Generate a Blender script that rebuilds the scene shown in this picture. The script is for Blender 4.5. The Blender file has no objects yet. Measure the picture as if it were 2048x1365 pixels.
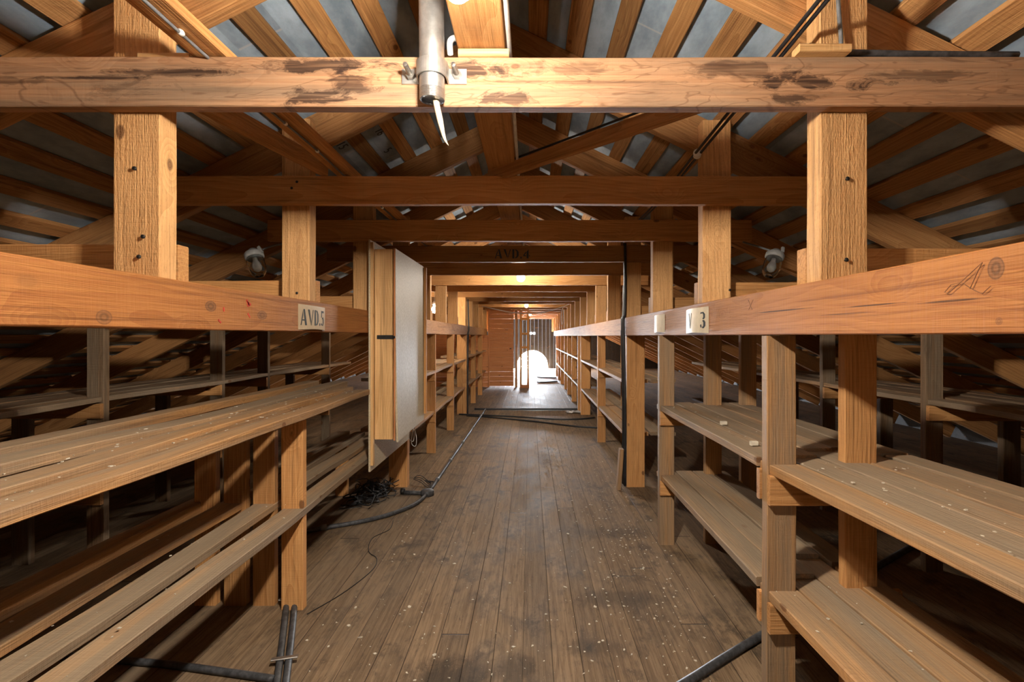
import bpy, math, random
from mathutils import Vector, Matrix, noise as mnoise

# ------------------------------------------------------------ camera, world, exposure
scn = bpy.context.scene
COL = scn.collection
E = 1.34                      # eye height above the floor; z values below are relative to the eye
cam_d = bpy.data.cameras.new('camera')
cam = bpy.data.objects.new('camera', cam_d)
COL.objects.link(cam)
cam.location = (0, 0, E)
cam.rotation_euler = (math.pi/2, 0, 0)
cam_d.sensor_width = 36.0
cam_d.lens = 36.0*1000.0/2048.0
cam_d.shift_x = -36.0/2048.0
cam_d.shift_y = -10.5/2048.0
cam_d.clip_start = 0.02
scn.camera = cam
world = bpy.data.worlds.new('world'); scn.world = world
world.use_nodes = True
bg = world.node_tree.nodes['Background']
bg.inputs[0].default_value = (0.75, 0.87, 1.0, 1)
bg.inputs[1].default_value = 0.35
vs = scn.view_settings
vs.view_transform = 'Standard'; vs.look = 'None'; vs.gamma = 1.0; vs.use_curve_mapping = False
vs.exposure = 2.45
BULB = 1500.0                 # emission of the near hanging bulb
rng = random.Random(7)
scn.cycles.diffuse_bounces = 3; scn.cycles.glossy_bounces = 2; scn.cycles.max_bounces = 8

# ------------------------------------------------------------ node helpers and materials
class NT:
    def __init__(s, name):
        s.m = bpy.data.materials.new(name); s.m.use_nodes = True
        s.t = s.m.node_tree; s.n = s.t.nodes; s.l = s.t.links
        s.b = s.n['Principled BSDF']
    def add(s, typ, **kw):
        nd = s.n.new(typ)
        for k, v in kw.items(): setattr(nd, k, v)
        return nd
    def put(s, sock, v):
        if hasattr(v, 'is_output'): s.l.new(v, sock)
        elif isinstance(v, (tuple, list)) and len(v) == 3 and sock.type == 'RGBA': sock.default_value = (*v, 1)
        else: sock.default_value = v
    def math(s, op, a, b=0.0, c=None, clamp=False):
        nd = s.add('ShaderNodeMath', operation=op, use_clamp=clamp)
        s.put(nd.inputs[0], a); s.put(nd.inputs[1], b)
        if c is not None: s.put(nd.inputs[2], c)
        return nd.outputs[0]
    def vec(s, op, a, b):
        nd = s.add('ShaderNodeVectorMath', operation=op)
        s.put(nd.inputs[0], a); s.put(nd.inputs[1], b)
        return nd.outputs['Value'] if op in ('LENGTH', 'DISTANCE') else nd.outputs[0]
    def comb(s, x, y, z):
        nd = s.add('ShaderNodeCombineXYZ')
        for i, v in enumerate((x, y, z)): s.put(nd.inputs[i], v)
        return nd.outputs[0]
    def sep(s, v):
        nd = s.add('ShaderNodeSeparateXYZ'); s.put(nd.inputs[0], v); return nd.outputs
    def noise(s, v, scale=1.0, detail=2.0, rough=0.5, dist=0.0, color=False):
        nd = s.add('ShaderNodeTexNoise')
        s.put(nd.inputs['Vector'], v); s.put(nd.inputs['Scale'], scale); s.put(nd.inputs['Detail'], detail)
        s.put(nd.inputs['Roughness'], rough); s.put(nd.inputs['Distortion'], dist)
        return nd.outputs['Color'] if color else nd.outputs[0]
    def map(s, v, a, b, c=0.0, d=1.0, smooth=True):
        nd = s.add('ShaderNodeMapRange'); nd.interpolation_type = 'SMOOTHSTEP' if smooth else 'LINEAR'
        for i, q in enumerate((v, a, b, c, d)): s.put(nd.inputs[i], q)
        return nd.outputs[0]
    def mix(s, f, a, b, mode='MIX'):
        nd = s.add('ShaderNodeMix', data_type='RGBA', blend_type=mode)
        s.put(nd.inputs[0], f); s.put(nd.inputs[6], a); s.put(nd.inputs[7], b)
        return nd.outputs[2]
    def bump(s, h, strength, dist):
        nd = s.add('ShaderNodeBump'); s.put(nd.inputs['Height'], h)
        nd.inputs['Strength'].default_value = strength; nd.inputs['Distance'].default_value = dist
        s.l.new(nd.outputs[0], s.b.inputs['Normal'])
    def done(s, col, rough=0.75, metal=0.0, spec=0.3):
        s.put(s.b.inputs['Base Color'], col); s.put(s.b.inputs['Roughness'], rough)
        s.put(s.b.inputs['Metallic'], metal); s.put(s.b.inputs['Specular IOR Level'], spec)
        return s.m

def wood(name, light, dark, rough_saw=0.0, tide=0.0, dust=0.0, grey=0.0, dirt=0.35, ring=22.0, rough=0.72, marks=(), saw=0.5, spec=0.3, knots=1.0, vary=0.35):
    """light, dark: early and late wood; grey: amount of weathered grey streaks; marks: (x, z, rx, rz, colour, strength, ragged)"""
    t = NT(name)
    tc = t.add('ShaderNodeTexCoord').outputs['Object']
    rnd = t.add('ShaderNodeObjectInfo').outputs['Random']
    r2 = t.math('FRACT', t.math('MULTIPLY', rnd, 7.131))
    r3 = t.math('FRACT', t.math('MULTIPLY', rnd, 23.77))
    X, Y, Z = t.sep(tc)[:3]
    ro = t.math('MULTIPLY', rnd, 37.0)
    # knots
    kv = t.comb(t.math('ADD', t.math('MULTIPLY', X, 3.6), ro), t.math('ADD', t.math('MULTIPLY', Y, 6.5), ro), t.math('MULTIPLY', Z, 6.5))
    vo = t.add('ShaderNodeTexVoronoi'); t.put(vo.inputs['Vector'], kv); vo.inputs['Scale'].default_value = 1.0
    kd = t.math('ADD', vo.outputs['Distance'], t.math('MULTIPLY', t.math('SUBTRACT', t.noise(tc, 22.0, 2.0), 0.5), 0.05))
    near = t.map(kd, 0.0, 0.38, 1.0, 0.0)
    # growth rings pushed aside by the knots
    wob = t.noise(t.comb(t.math('ADD', t.math('MULTIPLY', X, 0.9), ro), t.math('MULTIPLY', Y, 3.0), t.math('MULTIPLY', Z, 3.0)), 1.0, 2.0)
    push = t.math('ADD', t.math('MULTIPLY', near, 0.05), t.math('MULTIPLY', t.math('SUBTRACT', wob, 0.5), 0.16))
    ry = t.math('ADD', t.math('ADD', Y, t.math('MULTIPLY', t.math('SUBTRACT', r2, 0.5), 0.22)), push)
    rz = t.math('ADD', t.math('ADD', Z, t.math('MULTIPLY', t.math('SUBTRACT', r3, 0.5), 0.22)), push)
    wv = t.add('ShaderNodeTexWave', wave_type='RINGS', rings_direction='X', wave_profile='SAW')
    t.put(wv.inputs['Vector'], t.comb(t.math('ADD', t.math('MULTIPLY', X, 0.05), ro), ry, rz))
    wv.inputs['Scale'].default_value = ring; wv.inputs['Distortion'].default_value = 1.6
    wv.inputs['Detail'].default_value = 2.0; wv.inputs['Detail Scale'].default_value = 0.6
    g = wv.outputs['Fac'] if 'Fac' in wv.outputs else wv.outputs[1]
    fib = t.noise(t.comb(t.math('ADD', t.math('MULTIPLY', X, 4.0), ro), t.math('MULTIPLY', Y, 170.0), t.math('MULTIPLY', Z, 170.0)), 1.0, 3.0, 0.65)
    strk = t.noise(t.comb(t.math('ADD', t.math('MULTIPLY', X, 1.3), ro), t.math('MULTIPLY', Y, 55.0), t.math('MULTIPLY', Z, 55.0)), 1.0, 4.0, 0.6, 0.5)
    blot = t.noise(t.comb(t.math('ADD', t.math('MULTIPLY', X, 1.6), ro), t.math('MULTIPLY', Y, 6.0), t.math('MULTIPLY', Z, 6.0)), 1.0, 4.0, 0.6)
    f = t.math('ADD', t.math('MULTIPLY', g, 0.42), t.math('ADD', t.math('MULTIPLY', t.map(fib, 0.3, 0.7), 0.33), t.math('MULTIPLY', t.map(blot, 0.3, 0.7), 0.25)))
    c = t.mix(f, light, dark)
    c = t.mix(t.math('MULTIPLY', t.map(strk, 0.53, 0.72), 0.55), c, tuple(v*0.42 for v in dark))
    c = t.mix(t.math('MULTIPLY', t.map(fib, 0.56, 0.75), 0.35), c, tuple(v*0.5 for v in dark))
    # piece to piece variation
    c = t.mix(1.0, c, t.comb(*[t.map(r3, 0.0, 1.0, 1.0-vary*0.8, 1.0+vary*0.6, False)]*3), 'MULTIPLY')
    if grey:
        gn = t.noise(t.comb(t.math('ADD', t.math('MULTIPLY', X, 0.8), t.math('MULTIPLY', ro, 1.7)), t.math('MULTIPLY', Y, 14.0), t.math('MULTIPLY', Z, 14.0)), 1.0, 4.0, 0.6)
        gf = t.math('MULTIPLY', t.map(gn, 0.42-0.2*grey, 0.72-0.2*grey), min(1.0, 0.45+0.5*grey), clamp=True)
        c = t.mix(gf, c, t.mix(fib, (0.27, 0.21, 0.145), (0.13, 0.105, 0.075)))
    dn = t.noise(t.comb(t.math('ADD', t.math('MULTIPLY', X, 1.1), ro), t.math('MULTIPLY', Y, 4.0), t.math('MULTIPLY', Z, 4.0)), 2.2, 5.0, 0.65, 0.6)
    c = t.mix(t.math('MULTIPLY', t.map(dn, 0.55, 0.78), dirt), c, (0.06, 0.035, 0.018))
    kn = t.math('MULTIPLY', t.map(kd, 0.06, 0.10, 1.0, 0.0), knots)
    kr = t.math('SINE', t.math('MULTIPLY', kd, 330.0))
    c = t.mix(t.math('MULTIPLY', kn, 0.85), c, t.mix(t.map(kr, -1.0, 1.0), (0.10, 0.04, 0.014), (0.20, 0.085, 0.03)))
    if tide:                # thin wandering tide lines of old damp
        tn = t.noise(t.comb(t.math('MULTIPLY', X, 1.6), Y, t.math('MULTIPLY', Z, 9.0)), 1.0, 3.0, 0.5, 1.2)
        for lv in (0.40, 0.47, 0.55, 0.62):
            ln_ = t.map(t.math('ABSOLUTE', t.math('SUBTRACT', tn, lv)), 0.001, 0.011, 1.0, 0.0)
            c = t.mix(t.math('MULTIPLY', ln_, tide*(0.35+0.65*(lv in (0.47, 0.62)))), c, (0.10, 0.035, 0.014))
    nz = t.noise(t.comb(t.math('MULTIPLY', X, 8.0), Y, t.math('MULTIPLY', Z, 20.0)), 1.0, 6.0, 0.6, 0.8) if marks else None
    for (mx, mz, rx, rzz, mc, ms, rag) in marks:
        ex = t.math('DIVIDE', t.math('SUBTRACT', X, mx), rx); ez = t.math('DIVIDE', t.math('SUBTRACT', Z, mz), rzz)
        d = t.math('SQRT', t.math('ADD', t.math('MULTIPLY', ex, ex), t.math('MULTIPLY', ez, ez)))
        d = t.math('ADD', d, t.math('MULTIPLY', t.math('SUBTRACT', nz, 0.5), rag*3.0))
        if rag < 0.08:          # a clean knot with rings
            k = t.map(d, 0.9, 1.05, 1.0, 0.0)
            q = t.map(t.math('SINE', t.math('MULTIPLY', d, 11.0)), -1.0, 1.0)
            c = t.mix(t.math('MULTIPLY', k, ms), c, t.mix(q, mc, tuple(min(1, v*1.7) for v in mc)))
        else:
            k = t.map(d, 0.55, 1.0, 1.0, 0.0)
            rim = t.math('MULTIPLY', t.map(d, 0.8, 0.95), t.map(d, 0.95, 1.05, 1.0, 0.0))
            k = t.math('MAXIMUM', t.math('MULTIPLY', k, t.map(fib, 0.25, 0.6, 0.55, 1.0)), t.math('MULTIPLY', rim, 0.5))
            c = t.mix(t.math('MULTIPLY', k, ms), c, mc)
    if dust:                # grey dust that has settled on the upper faces
        up = t.sep(t.add('ShaderNodeNewGeometry').outputs['True Normal'])[2]
        dm = t.noise(t.comb(t.math('ADD', t.math('MULTIPLY', X, 2.5), ro), t.math('MULTIPLY', Y, 16.0), 0.0), 1.0, 5.0, 0.65)
        dk = t.math('MULTIPLY', t.math('MULTIPLY', t.map(up, 0.5, 0.9), t.map(dm, 0.25, 0.65, 0.35, 1.0)), dust)
        c = t.mix(dk, c, t.mix(fib, (0.43, 0.325, 0.215), (0.27, 0.20, 0.13)))
    sw = t.noise(t.comb(t.math('MULTIPLY', X, 130.0), t.math('MULTIPLY', Y, 9.0), t.math('MULTIPLY', Z, 9.0)), 1.0, 2.0, 0.6)
    c = t.mix(t.math('MULTIPLY', t.map(sw, 0.52, 0.7), 0.08*saw), c, tuple(v*0.4 for v in dark))
    h = t.math('ADD', t.math('MULTIPLY', fib, -1.2), t.math('ADD', t.math('MULTIPLY', sw, saw), t.math('MULTIPLY', g, 0.25)))
    if rough_saw:           # short torn fibres left by the saw
        tr = t.noise(t.comb(t.math('ADD', t.math('MULTIPLY', X, 70.0), ro), t.math('MULTIPLY', Y, 210.0), t.math('MULTIPLY', Z, 210.0)), 1.0, 3.0, 0.6)
        c = t.mix(t.math('MULTIPLY', t.map(tr, 0.55, 0.72), 0.4*rough_saw), c, tuple(v*0.55 for v in dark))
        h = t.math('ADD', h, t.math('MULTIPLY', tr, 1.1*rough_saw))
    t.bump(h, 0.8, 0.0035)
    return t.done(c, rough, 0.0, spec)

OR_L, OR_D = (0.58, 0.305, 0.112), (0.37, 0.155, 0.045)
DK = (0.030, 0.014, 0.009)
W_frame = wood('orange sawn fir', OR_L, OR_D, grey=0.0, dirt=0.30)
W_rail = wood('orange planed rail', (0.44, 0.182, 0.050), (0.29, 0.098, 0.024), dirt=0.12, saw=0.25, knots=0.5)
W_post = wood('pale rough sawn post', (0.74, 0.43, 0.185), (0.50, 0.245, 0.085), dirt=0.25, rough_saw=1.0, vary=0.2)
W_raft = wood('brown rafter wood', (0.54, 0.28, 0.105), (0.32, 0.135, 0.042), dirt=0.45)
W_batten = wood('roof batten wood', (0.55, 0.29, 0.108), (0.29, 0.120, 0.038), dirt=0.45, ring=16.0, vary=0.5)
W_shelf = wood('weathered shelf board', dust=0.5, light=(0.58, 0.32, 0.135), dark=(0.28, 0.145, 0.062), grey=0.75, dirt=0.35, ring=20.0, vary=0.3)
W_shelf_o = wood('warm shelf board', dust=0.35, light=(0.57, 0.30, 0.11), dark=(0.34, 0.155, 0.052), grey=0.40, dirt=0.30, vary=0.3)
W_upr = wood('orange upright wood', (0.64, 0.34, 0.13), (0.40, 0.17, 0.05), grey=0.0, dirt=0.25)
W_upr_g = wood('weathered upright wood', (0.55, 0.30, 0.12), (0.34, 0.165, 0.06), grey=0.45, dirt=0.3)
W_pale = wood('pale pine', (0.78, 0.50, 0.23), (0.58, 0.31, 0.11), dirt=0.05, ring=18.0, rough=0.5, vary=0.1)
W_rack_shade = wood('rack boards darkened as shade', (0.24, 0.145, 0.075), (0.12, 0.065, 0.03), grey=0.4, dirt=0.5)  # shelf wood coloured darker to stand in for deep shade on the outer racks
W_wall = wood('red brown panel wood', (0.60, 0.27, 0.11), (0.42, 0.16, 0.06), dirt=0.2)
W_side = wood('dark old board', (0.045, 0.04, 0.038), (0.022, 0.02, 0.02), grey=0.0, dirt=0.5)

def plain(name, col, rough=0.6, metal=0.0, spec=0.4, var=0.25, scale=25.0, bump=0.15):
    t = NT(name)
    tc = t.add('ShaderNodeTexCoord').outputs['Object']
    n = t.noise(tc, scale, 4.0, 0.6)
    c = t.mix(t.map(n, 0.3, 0.75), tuple(v*(1-var) for v in col), tuple(min(1, v*(1+var)) for v in col))
    if bump: t.bump(n, bump, 0.002)
    return t.done(c, rough, metal, spec)
M_steel = plain('galvanised steel', (0.50, 0.50, 0.48), 0.42, 0.85, var=0.2)
M_bolt = plain('zinc bolt', (0.42, 0.40, 0.37), 0.38, 0.9)
M_black = plain('black rubber', (0.018, 0.018, 0.02), 0.45)
M_grey = plain('grey plastic', (0.16, 0.165, 0.17), 0.5)
M_conduit = plain('dusty black conduit', (0.055, 0.055, 0.058), 0.55, var=0.5, scale=40)
M_white = plain('white plastic', (0.80, 0.79, 0.76), 0.45, var=0.05)
M_cord = plain('dirty white cord', (0.55, 0.53, 0.50), 0.6, var=0.15)
M_ivory = plain('splintered pale wood', (0.75, 0.62, 0.45), 0.6, var=0.1)
M_ceram = plain('grey porcelain', (0.26, 0.26, 0.25), 0.35, var=0.1)
M_iron = plain('dark iron', (0.03, 0.028, 0.026), 0.5, 0.6)
M_flake = plain('pale paint flake', (0.60, 0.54, 0.43), 0.7, var=0.15)
M_paper = plain('shiny card', (0.52, 0.40, 0.26), 0.28, spec=0.6, var=0.08, bump=0.05)
M_paperw = plain('pale card', (0.66, 0.56, 0.40), 0.4, spec=0.5, var=0.08, bump=0.05)
M_ink = plain('stencil ink', (0.035, 0.045, 0.055), 0.6, var=0.1)
M_red = plain('red crayon', (0.55, 0.05, 0.03), 0.7)
M_pencil = plain('pencil line', (0.20, 0.085, 0.03), 0.7)
M_plastic = plain('crumpled clear film', (0.6, 0.6, 0.6), 0.3)

def board_mat():
    t = NT('speckled hardboard')
    tc = t.add('ShaderNodeTexCoord').outputs['Object']
    n = t.noise(t.vec('MULTIPLY', tc, (150.0, 150.0, 60.0)), 1.0, 3.0, 0.7)
    m = t.noise(tc, 3.0, 3.0)
    c = t.mix(t.map(n, 0.35, 0.7), (0.46, 0.37, 0.235), (0.64, 0.54, 0.37))
    c = t.mix(t.math('MULTIPLY', t.map(m, 0.4, 0.7), 0.2), c, (0.30, 0.23, 0.15))
    t.bump(n, 0.3, 0.001)
    return t.done(c, 0.6, 0, 0.3)
M_hard = board_mat()

def ceil_mat():
    """grey weathered sheets seen between the battens; local x runs along the roof"""
    t = NT('grey roof sheets')
    tc = t.add('ShaderNodeTexCoord').outputs['Object']
    X, Y, Z = t.sep(tc)[:3]
    row = t.math('FLOOR', t.math('DIVIDE', Y, 0.188))
    off = t.math('FRACT', t.math('MULTIPLY', t.math('SINE', t.math('MULTIPLY', row, 12.99)), 437.5))
    u = t.math('ADD', t.math('DIVIDE', X, 1.15), off)
    cell = t.math('FLOOR', u)
    fr = t.math('ABSOLUTE', t.math('SUBTRACT', t.math('FRACT', u), 0.5))
    seam = t.map(fr, 0.4935, 0.4965)
    tone = t.math('FRACT', t.math('MULTIPLY', t.math('SINE', t.math('ADD', t.math('MULTIPLY', cell, 78.2), t.math('MULTIPLY', row, 31.7))), 917.3))
    n = t.noise(t.vec('MULTIPLY', tc, (4.0, 9.0, 9.0)), 1.0, 5.0, 0.65)
    n2 = t.noise(tc, 90.0, 2.0)
    c = t.mix(t.map(n, 0.3, 0.72), (0.20, 0.26, 0.32), (0.37, 0.45, 0.53))
    c = t.mix(1.0, c, t.comb(*[t.map(tone, 0.0, 1.0, 0.75, 1.15, False)]*3), 'MULTIPLY')
    c = t.mix(t.math('MULTIPLY', t.map(n2, 0.55, 0.75), 0.25), c, (0.34, 0.34, 0.33))
    c = t.mix(t.math('MULTIPLY', seam, 0.55), c, (0.46, 0.42, 0.40))
    t.bump(n2, 0.2, 0.001)
    return t.done(c, 0.6, 0.0, 0.35)
M_ceil = ceil_mat()

def floor_mat():
    t = NT('worn dusty floor boards')
    tc = t.add('ShaderNodeTexCoord').outputs['Object']
    X, Y, Z = t.sep(tc)[:3]
    u = t.math('DIVIDE', t.math('ADD', X, 0.03), 0.122)
    row = t.math('FLOOR', u)
    h1 = t.math('FRACT', t.math('MULTIPLY', t.math('SINE', t.math('MULTIPLY', row, 12.9898)), 43758.5))
    vv = t.math('ADD', t.math('DIVIDE', Y, 4.1), h1)
    cell = t.math('FLOOR', vv)
    tone = t.math('FRACT', t.math('MULTIPLY', t.math('SINE', t.math('ADD', t.math('MULTIPLY', row, 78.2), t.math('MULTIPLY', cell, 17.7))), 4375.3))
    fx = t.math('ABSOLUTE', t.math('SUBTRACT', t.math('FRACT', u), 0.5))
    fy = t.math('ABSOLUTE', t.math('SUBTRACT', t.math('FRACT', vv), 0.5))
    wid = t.math('MULTIPLY', t.map(h1, 0.2, 0.9, 0.3, 1.0), 0.026)
    seam = t.map(fx, t.math('SUBTRACT', 0.499, wid), 0.4995)
    seam = t.math('MAXIMUM', seam, t.map(fy, 0.4988, 0.4996))
    gx = t.math('ADD', X, t.math('MULTIPLY', tone, 9.0))
    grain = t.noise(t.comb(t.math('MULTIPLY', gx, 55.0), t.math('MULTIPLY', Y, 2.2), 0.0), 1.0, 4.0, 0.7, 0.8)
    fine = t.noise(t.comb(t.math('MULTIPLY', gx, 160.0), t.math('MULTIPLY', Y, 7.0), 0.0), 1.0, 3.0, 0.6)
    c = t.mix(t.map(grain, 0.35, 0.7), (0.245, 0.163, 0.095), (0.140, 0.088, 0.048))
    c = t.mix(1.0, c, t.comb(*[t.map(tone, 0.0, 1.0, 0.80, 1.14, False)]*3), 'MULTIPLY')
    c = t.mix(t.math('MULTIPLY', t.map(fine, 0.5, 0.72), 0.45), c, (0.06, 0.038, 0.022))
    # grime patches and dust
    g1 = t.noise(t.vec('MULTIPLY', tc, (3.6, 2.0, 1.0)), 1.0, 6.0, 0.68, 0.5)
    g2 = t.noise(t.vec('MULTIPLY', tc, (14.0, 8.0, 1.0)), 1.0, 5.0, 0.7, 0.4)
    gr = t.math('MULTIPLY', t.map(g1, 0.45, 0.66), t.map(g2, 0.38, 0.60))
    c = t.mix(t.math('MULTIPLY', gr, 0.85), c, (0.030, 0.023, 0.017))
    sm = t.noise(t.vec('MULTIPLY', tc, (26.0, 9.0, 1.0)), 1.0, 5.0, 0.72, 0.8)
    c = t.mix(t.math('MULTIPLY', t.map(sm, 0.56, 0.70), 0.55), c, (0.045, 0.032, 0.022))
    du = t.noise(t.vec('MULTIPLY', tc, (1.4, 0.9, 1.0)), 1.0, 4.0, 0.6)
    c = t.mix(t.math('MULTIPLY', t.map(du, 0.42, 0.7), 0.40), c, (0.20, 0.15, 0.105))
    # a dark damp ring stain and smears in the aisle
    for (mx, my, rx, ry, s) in ((0.16, 5.45, 0.09, 0.42, 0.55), (-0.30, 1.95, 0.20, 0.14, 0.75), (-0.05, 2.0, 0.10, 0.12, 0.6), (0.45, 2.55, 0.28, 0.10, 0.5), (0.25, 2.15, 0.16, 0.07, 0.45), (0.55, 3.4, 0.4, 0.12, 0.4)):
        ex = t.math('DIVIDE', t.math('SUBTRACT', X, mx), rx); ey = t.math('DIVIDE', t.math('SUBTRACT', Y, my), ry)
        d = t.math('ADD', t.math('SQRT', t.math('ADD', t.math('MULTIPLY', ex, ex), t.math('MULTIPLY', ey, ey))), t.math('MULTIPLY', t.math('SUBTRACT', g2, 0.5), 2.2))
        c = t.mix(t.math('MULTIPLY', t.map(d, 0.4, 1.1, 1.0, 0.0), s), c, (0.030, 0.023, 0.017))
    sp = t.noise(tc, 120.0, 2.0, 0.6)
    c = t.mix(t.math('MULTIPLY', t.map(sp, 0.66, 0.74), 0.5), c, (0.38, 0.31, 0.23))
    c = t.mix(t.math('MULTIPLY', seam, 0.9), c, (0.018, 0.012, 0.008))
    h = t.math('ADD', t.math('MULTIPLY', grain, 0.5), t.math('ADD', t.math('MULTIPLY', fine, 0.35), t.math('MULTIPLY', seam, -2.0)))
    t.bump(h, 0.6, 0.003)
    return t.done(c, t.map(g1, 0.3, 0.7, 0.78, 0.62), 0.0, 0.25)
M_floor = floor_mat()

def glow(name, col, s):
    t = NT(name)
    t.put(t.b.inputs['Base Color'], (0.8, 0.8, 0.8)); t.put(t.b.inputs['Emission Color'], col); t.b.inputs['Emission Strength'].default_value = s
    return t.m
WARM = (1.0, 0.86, 0.68)
G_bulb = glow('lit bulb', (1.0, 0.94, 0.84), 60.0)
G_warm = glow('lit warm bulb', (1.0, 0.86, 0.68), 45.0)
def lamp_light(parent, x, y, z, r, watts, col):
    """the bulb's own light, from a sphere that just encloses its glass"""
    l = bpy.data.lights.new('bulb_light', 'POINT'); l.energy = watts; l.color = col; l.shadow_soft_size = r
    l.use_nodes = True; nt = l.node_tree; em = nt.nodes['Emission']
    fo = nt.nodes.new('ShaderNodeLightFalloff'); fo.inputs['Strength'].default_value = 1.0; fo.inputs['Smooth'].default_value = 0.05
    nt.links.new(fo.outputs['Linear'], em.inputs['Strength'])
    o = bpy.data.objects.new('bulb_light', l); COL.objects.link(o)
    o.parent = parent; o.location = Vector((x, y, z+E))-parent.location
    return o
G_day = glow('daylight', (0.86, 0.92, 1.0), 200.0)
G_hole = glow('daylight hole', (0.9, 0.95, 1.0), 12.0)

def glass_mat(name, rough=0.02):
    t = NT(name)
    t.b.inputs['Transmission Weight'].default_value = 1.0
    t.b.inputs['Base Color'].default_value = (0.9, 0.93, 0.92, 1)
    t.b.inputs['Roughness'].default_value = rough; t.b.inputs['IOR'].default_value = 1.3
    return t.m
M_glass = glass_mat('jar glass')

# ------------------------------------------------------------ object helpers
def tag(o, label=None, cat=None, group=None, kind=None):
    if label: o['label'] = label
    if cat: o['category'] = cat
    if group: o['group'] = group
    if kind: o['kind'] = kind
    return o
def empty(name, loc, label=None, cat=None, group=None):
    o = bpy.data.objects.new(name, None); COL.objects.link(o)
    o.location = (loc[0], loc[1], loc[2]+E); o.empty_display_size = 0.1
    return tag(o, label, cat, group)
def link(name, me, m, parent=None, loc=(0, 0, 0), rot=None):
    """loc is relative to the eye in z; placed in world terms"""
    if m is not None: me.materials.append(m)
    o = bpy.data.objects.new(name, me); COL.objects.link(o)
    W = Matrix.Translation((loc[0], loc[1], loc[2]+E)) @ (rot if rot is not None else Matrix.Identity(3)).to_4x4()
    if parent is not None:
        o.parent = parent; P = Matrix.Identity(4); p = parent
        while p is not None: P = p.matrix_basis @ P; p = p.parent
        W = P.inverted() @ W
    o.matrix_basis = W
    return o
def mesh(name, vs_, fs, smooth=False):
    me = bpy.data.meshes.new(name); me.from_pydata([tuple(v) for v in vs_], [], fs); me.update()
    if smooth: me.polygons.foreach_set('use_smooth', [True]*len(me.polygons))
    return me
def frame_of(d, up):
    d = Vector(d).normalized(); up = Vector(up)
    z = (up-d*up.dot(d)).normalized(); y = z.cross(d)
    return Matrix((d, y, z)).transposed()
def timber(name, a, b, w, h, m, parent=None, up=(0, 0, 1), warp=0.0015, ch=0.003, wany=0.0, ends=0.0):
    """a sawn timber from a to b (axis ends), w wide and h high; mesh runs along its own local x"""
    a, b = Vector(a), Vector(b); L = (b-a).length
    n = max(1, min(48, int(L/0.12)))
    R = frame_of(b-a, up); s = rng.random()*100
    ch = min(ch, w*0.3, h*0.3)
    pr = [(-w/2, -h/2+ch), (-w/2+ch, -h/2), (w/2-ch, -h/2), (w/2, -h/2+ch), (w/2, h/2-ch), (w/2-ch, h/2), (-w/2+ch, h/2), (-w/2, h/2-ch)]
    V, F = [], []
    for i in range(n+1):
        x = -L/2+L*i/n
        q = lambda k, f: mnoise.noise(Vector((x*f+s, k*7.3+s, s*0.37)))
        fade = math.sin(math.pi*i/n) if n > 1 else 0.0
        dy, dz = q(1, 1.1)*warp*2*fade, q(2, 1.1)*warp*2*fade
        for k, (y, z) in enumerate(pr):
            j = 0.0007+wany
            e = 0.0
            if ends and i in (0, n): e = (rng.random()-0.5)*ends
            V.append((x+e, y+dy+q(10+k//2, 3.0)*j, z+dz+q(20+k//2, 3.0)*j))
    for i in range(n):
        for k in range(8):
            o0, o1 = i*8+k, i*8+(k+1) % 8
            F.append((o0, o1, o1+8, o0+8))
    F.append(tuple(range(7, -1, -1))); F.append(tuple(range(n*8, n*8+8)))
    return link(name, mesh(name, V, F), m, parent, (a+b)/2, R)
def tube(name, pts, r, m, parent=None, seg=8, smooth_pts=True, rfun=None, origin=None):
    pts = [Vector(p) for p in pts]
    if smooth_pts and len(pts) > 2:
        out = []
        for i in range(len(pts)-1):
            p0, p1, p2, p3 = pts[max(0, i-1)], pts[i], pts[i+1], pts[min(len(pts)-1, i+2)]
            for k in range(6):
                u = k/6
                out.append(0.5*((2*p1)+(p2-p0)*u+(2*p0-5*p1+4*p2-p3)*u*u+(3*p1-p0-3*p2+p3)*u**3))
        pts = out+[pts[-1]]
    c = Vector(origin) if origin is not None else pts[0].copy()
    V, F = [], []
    prev = None
    for i, p in enumerate(pts):
        d = (pts[min(i+1, len(pts)-1)]-pts[max(i-1, 0)]).normalized()
        ref = prev if prev is not None else (Vector((0, 0, 1)) if abs(d.z) < 0.9 else Vector((1, 0, 0)))
        x = (ref-d*ref.dot(d)).normalized(); prev = x; y = d.cross(x)
        rr = r if rfun is None else rfun(i/(len(pts)-1))*r
        for k in range(seg):
            a = 2*math.pi*k/seg
            V.append(p-c+x*(math.cos(a)*rr)+y*(math.sin(a)*rr))
    for i in range(len(pts)-1):
        for k in range(seg):
            k2 = (k+1) % seg
            F.append((i*seg+k, i*seg+k2, (i+1)*seg+k2, (i+1)*seg+k))
    F.append(tuple(range(seg-1, -1, -1))); q = (len(pts)-1)*seg; F.append(tuple(range(q, q+seg)))
    return link(name, mesh(name, V, F, True), m, parent, c)
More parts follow.
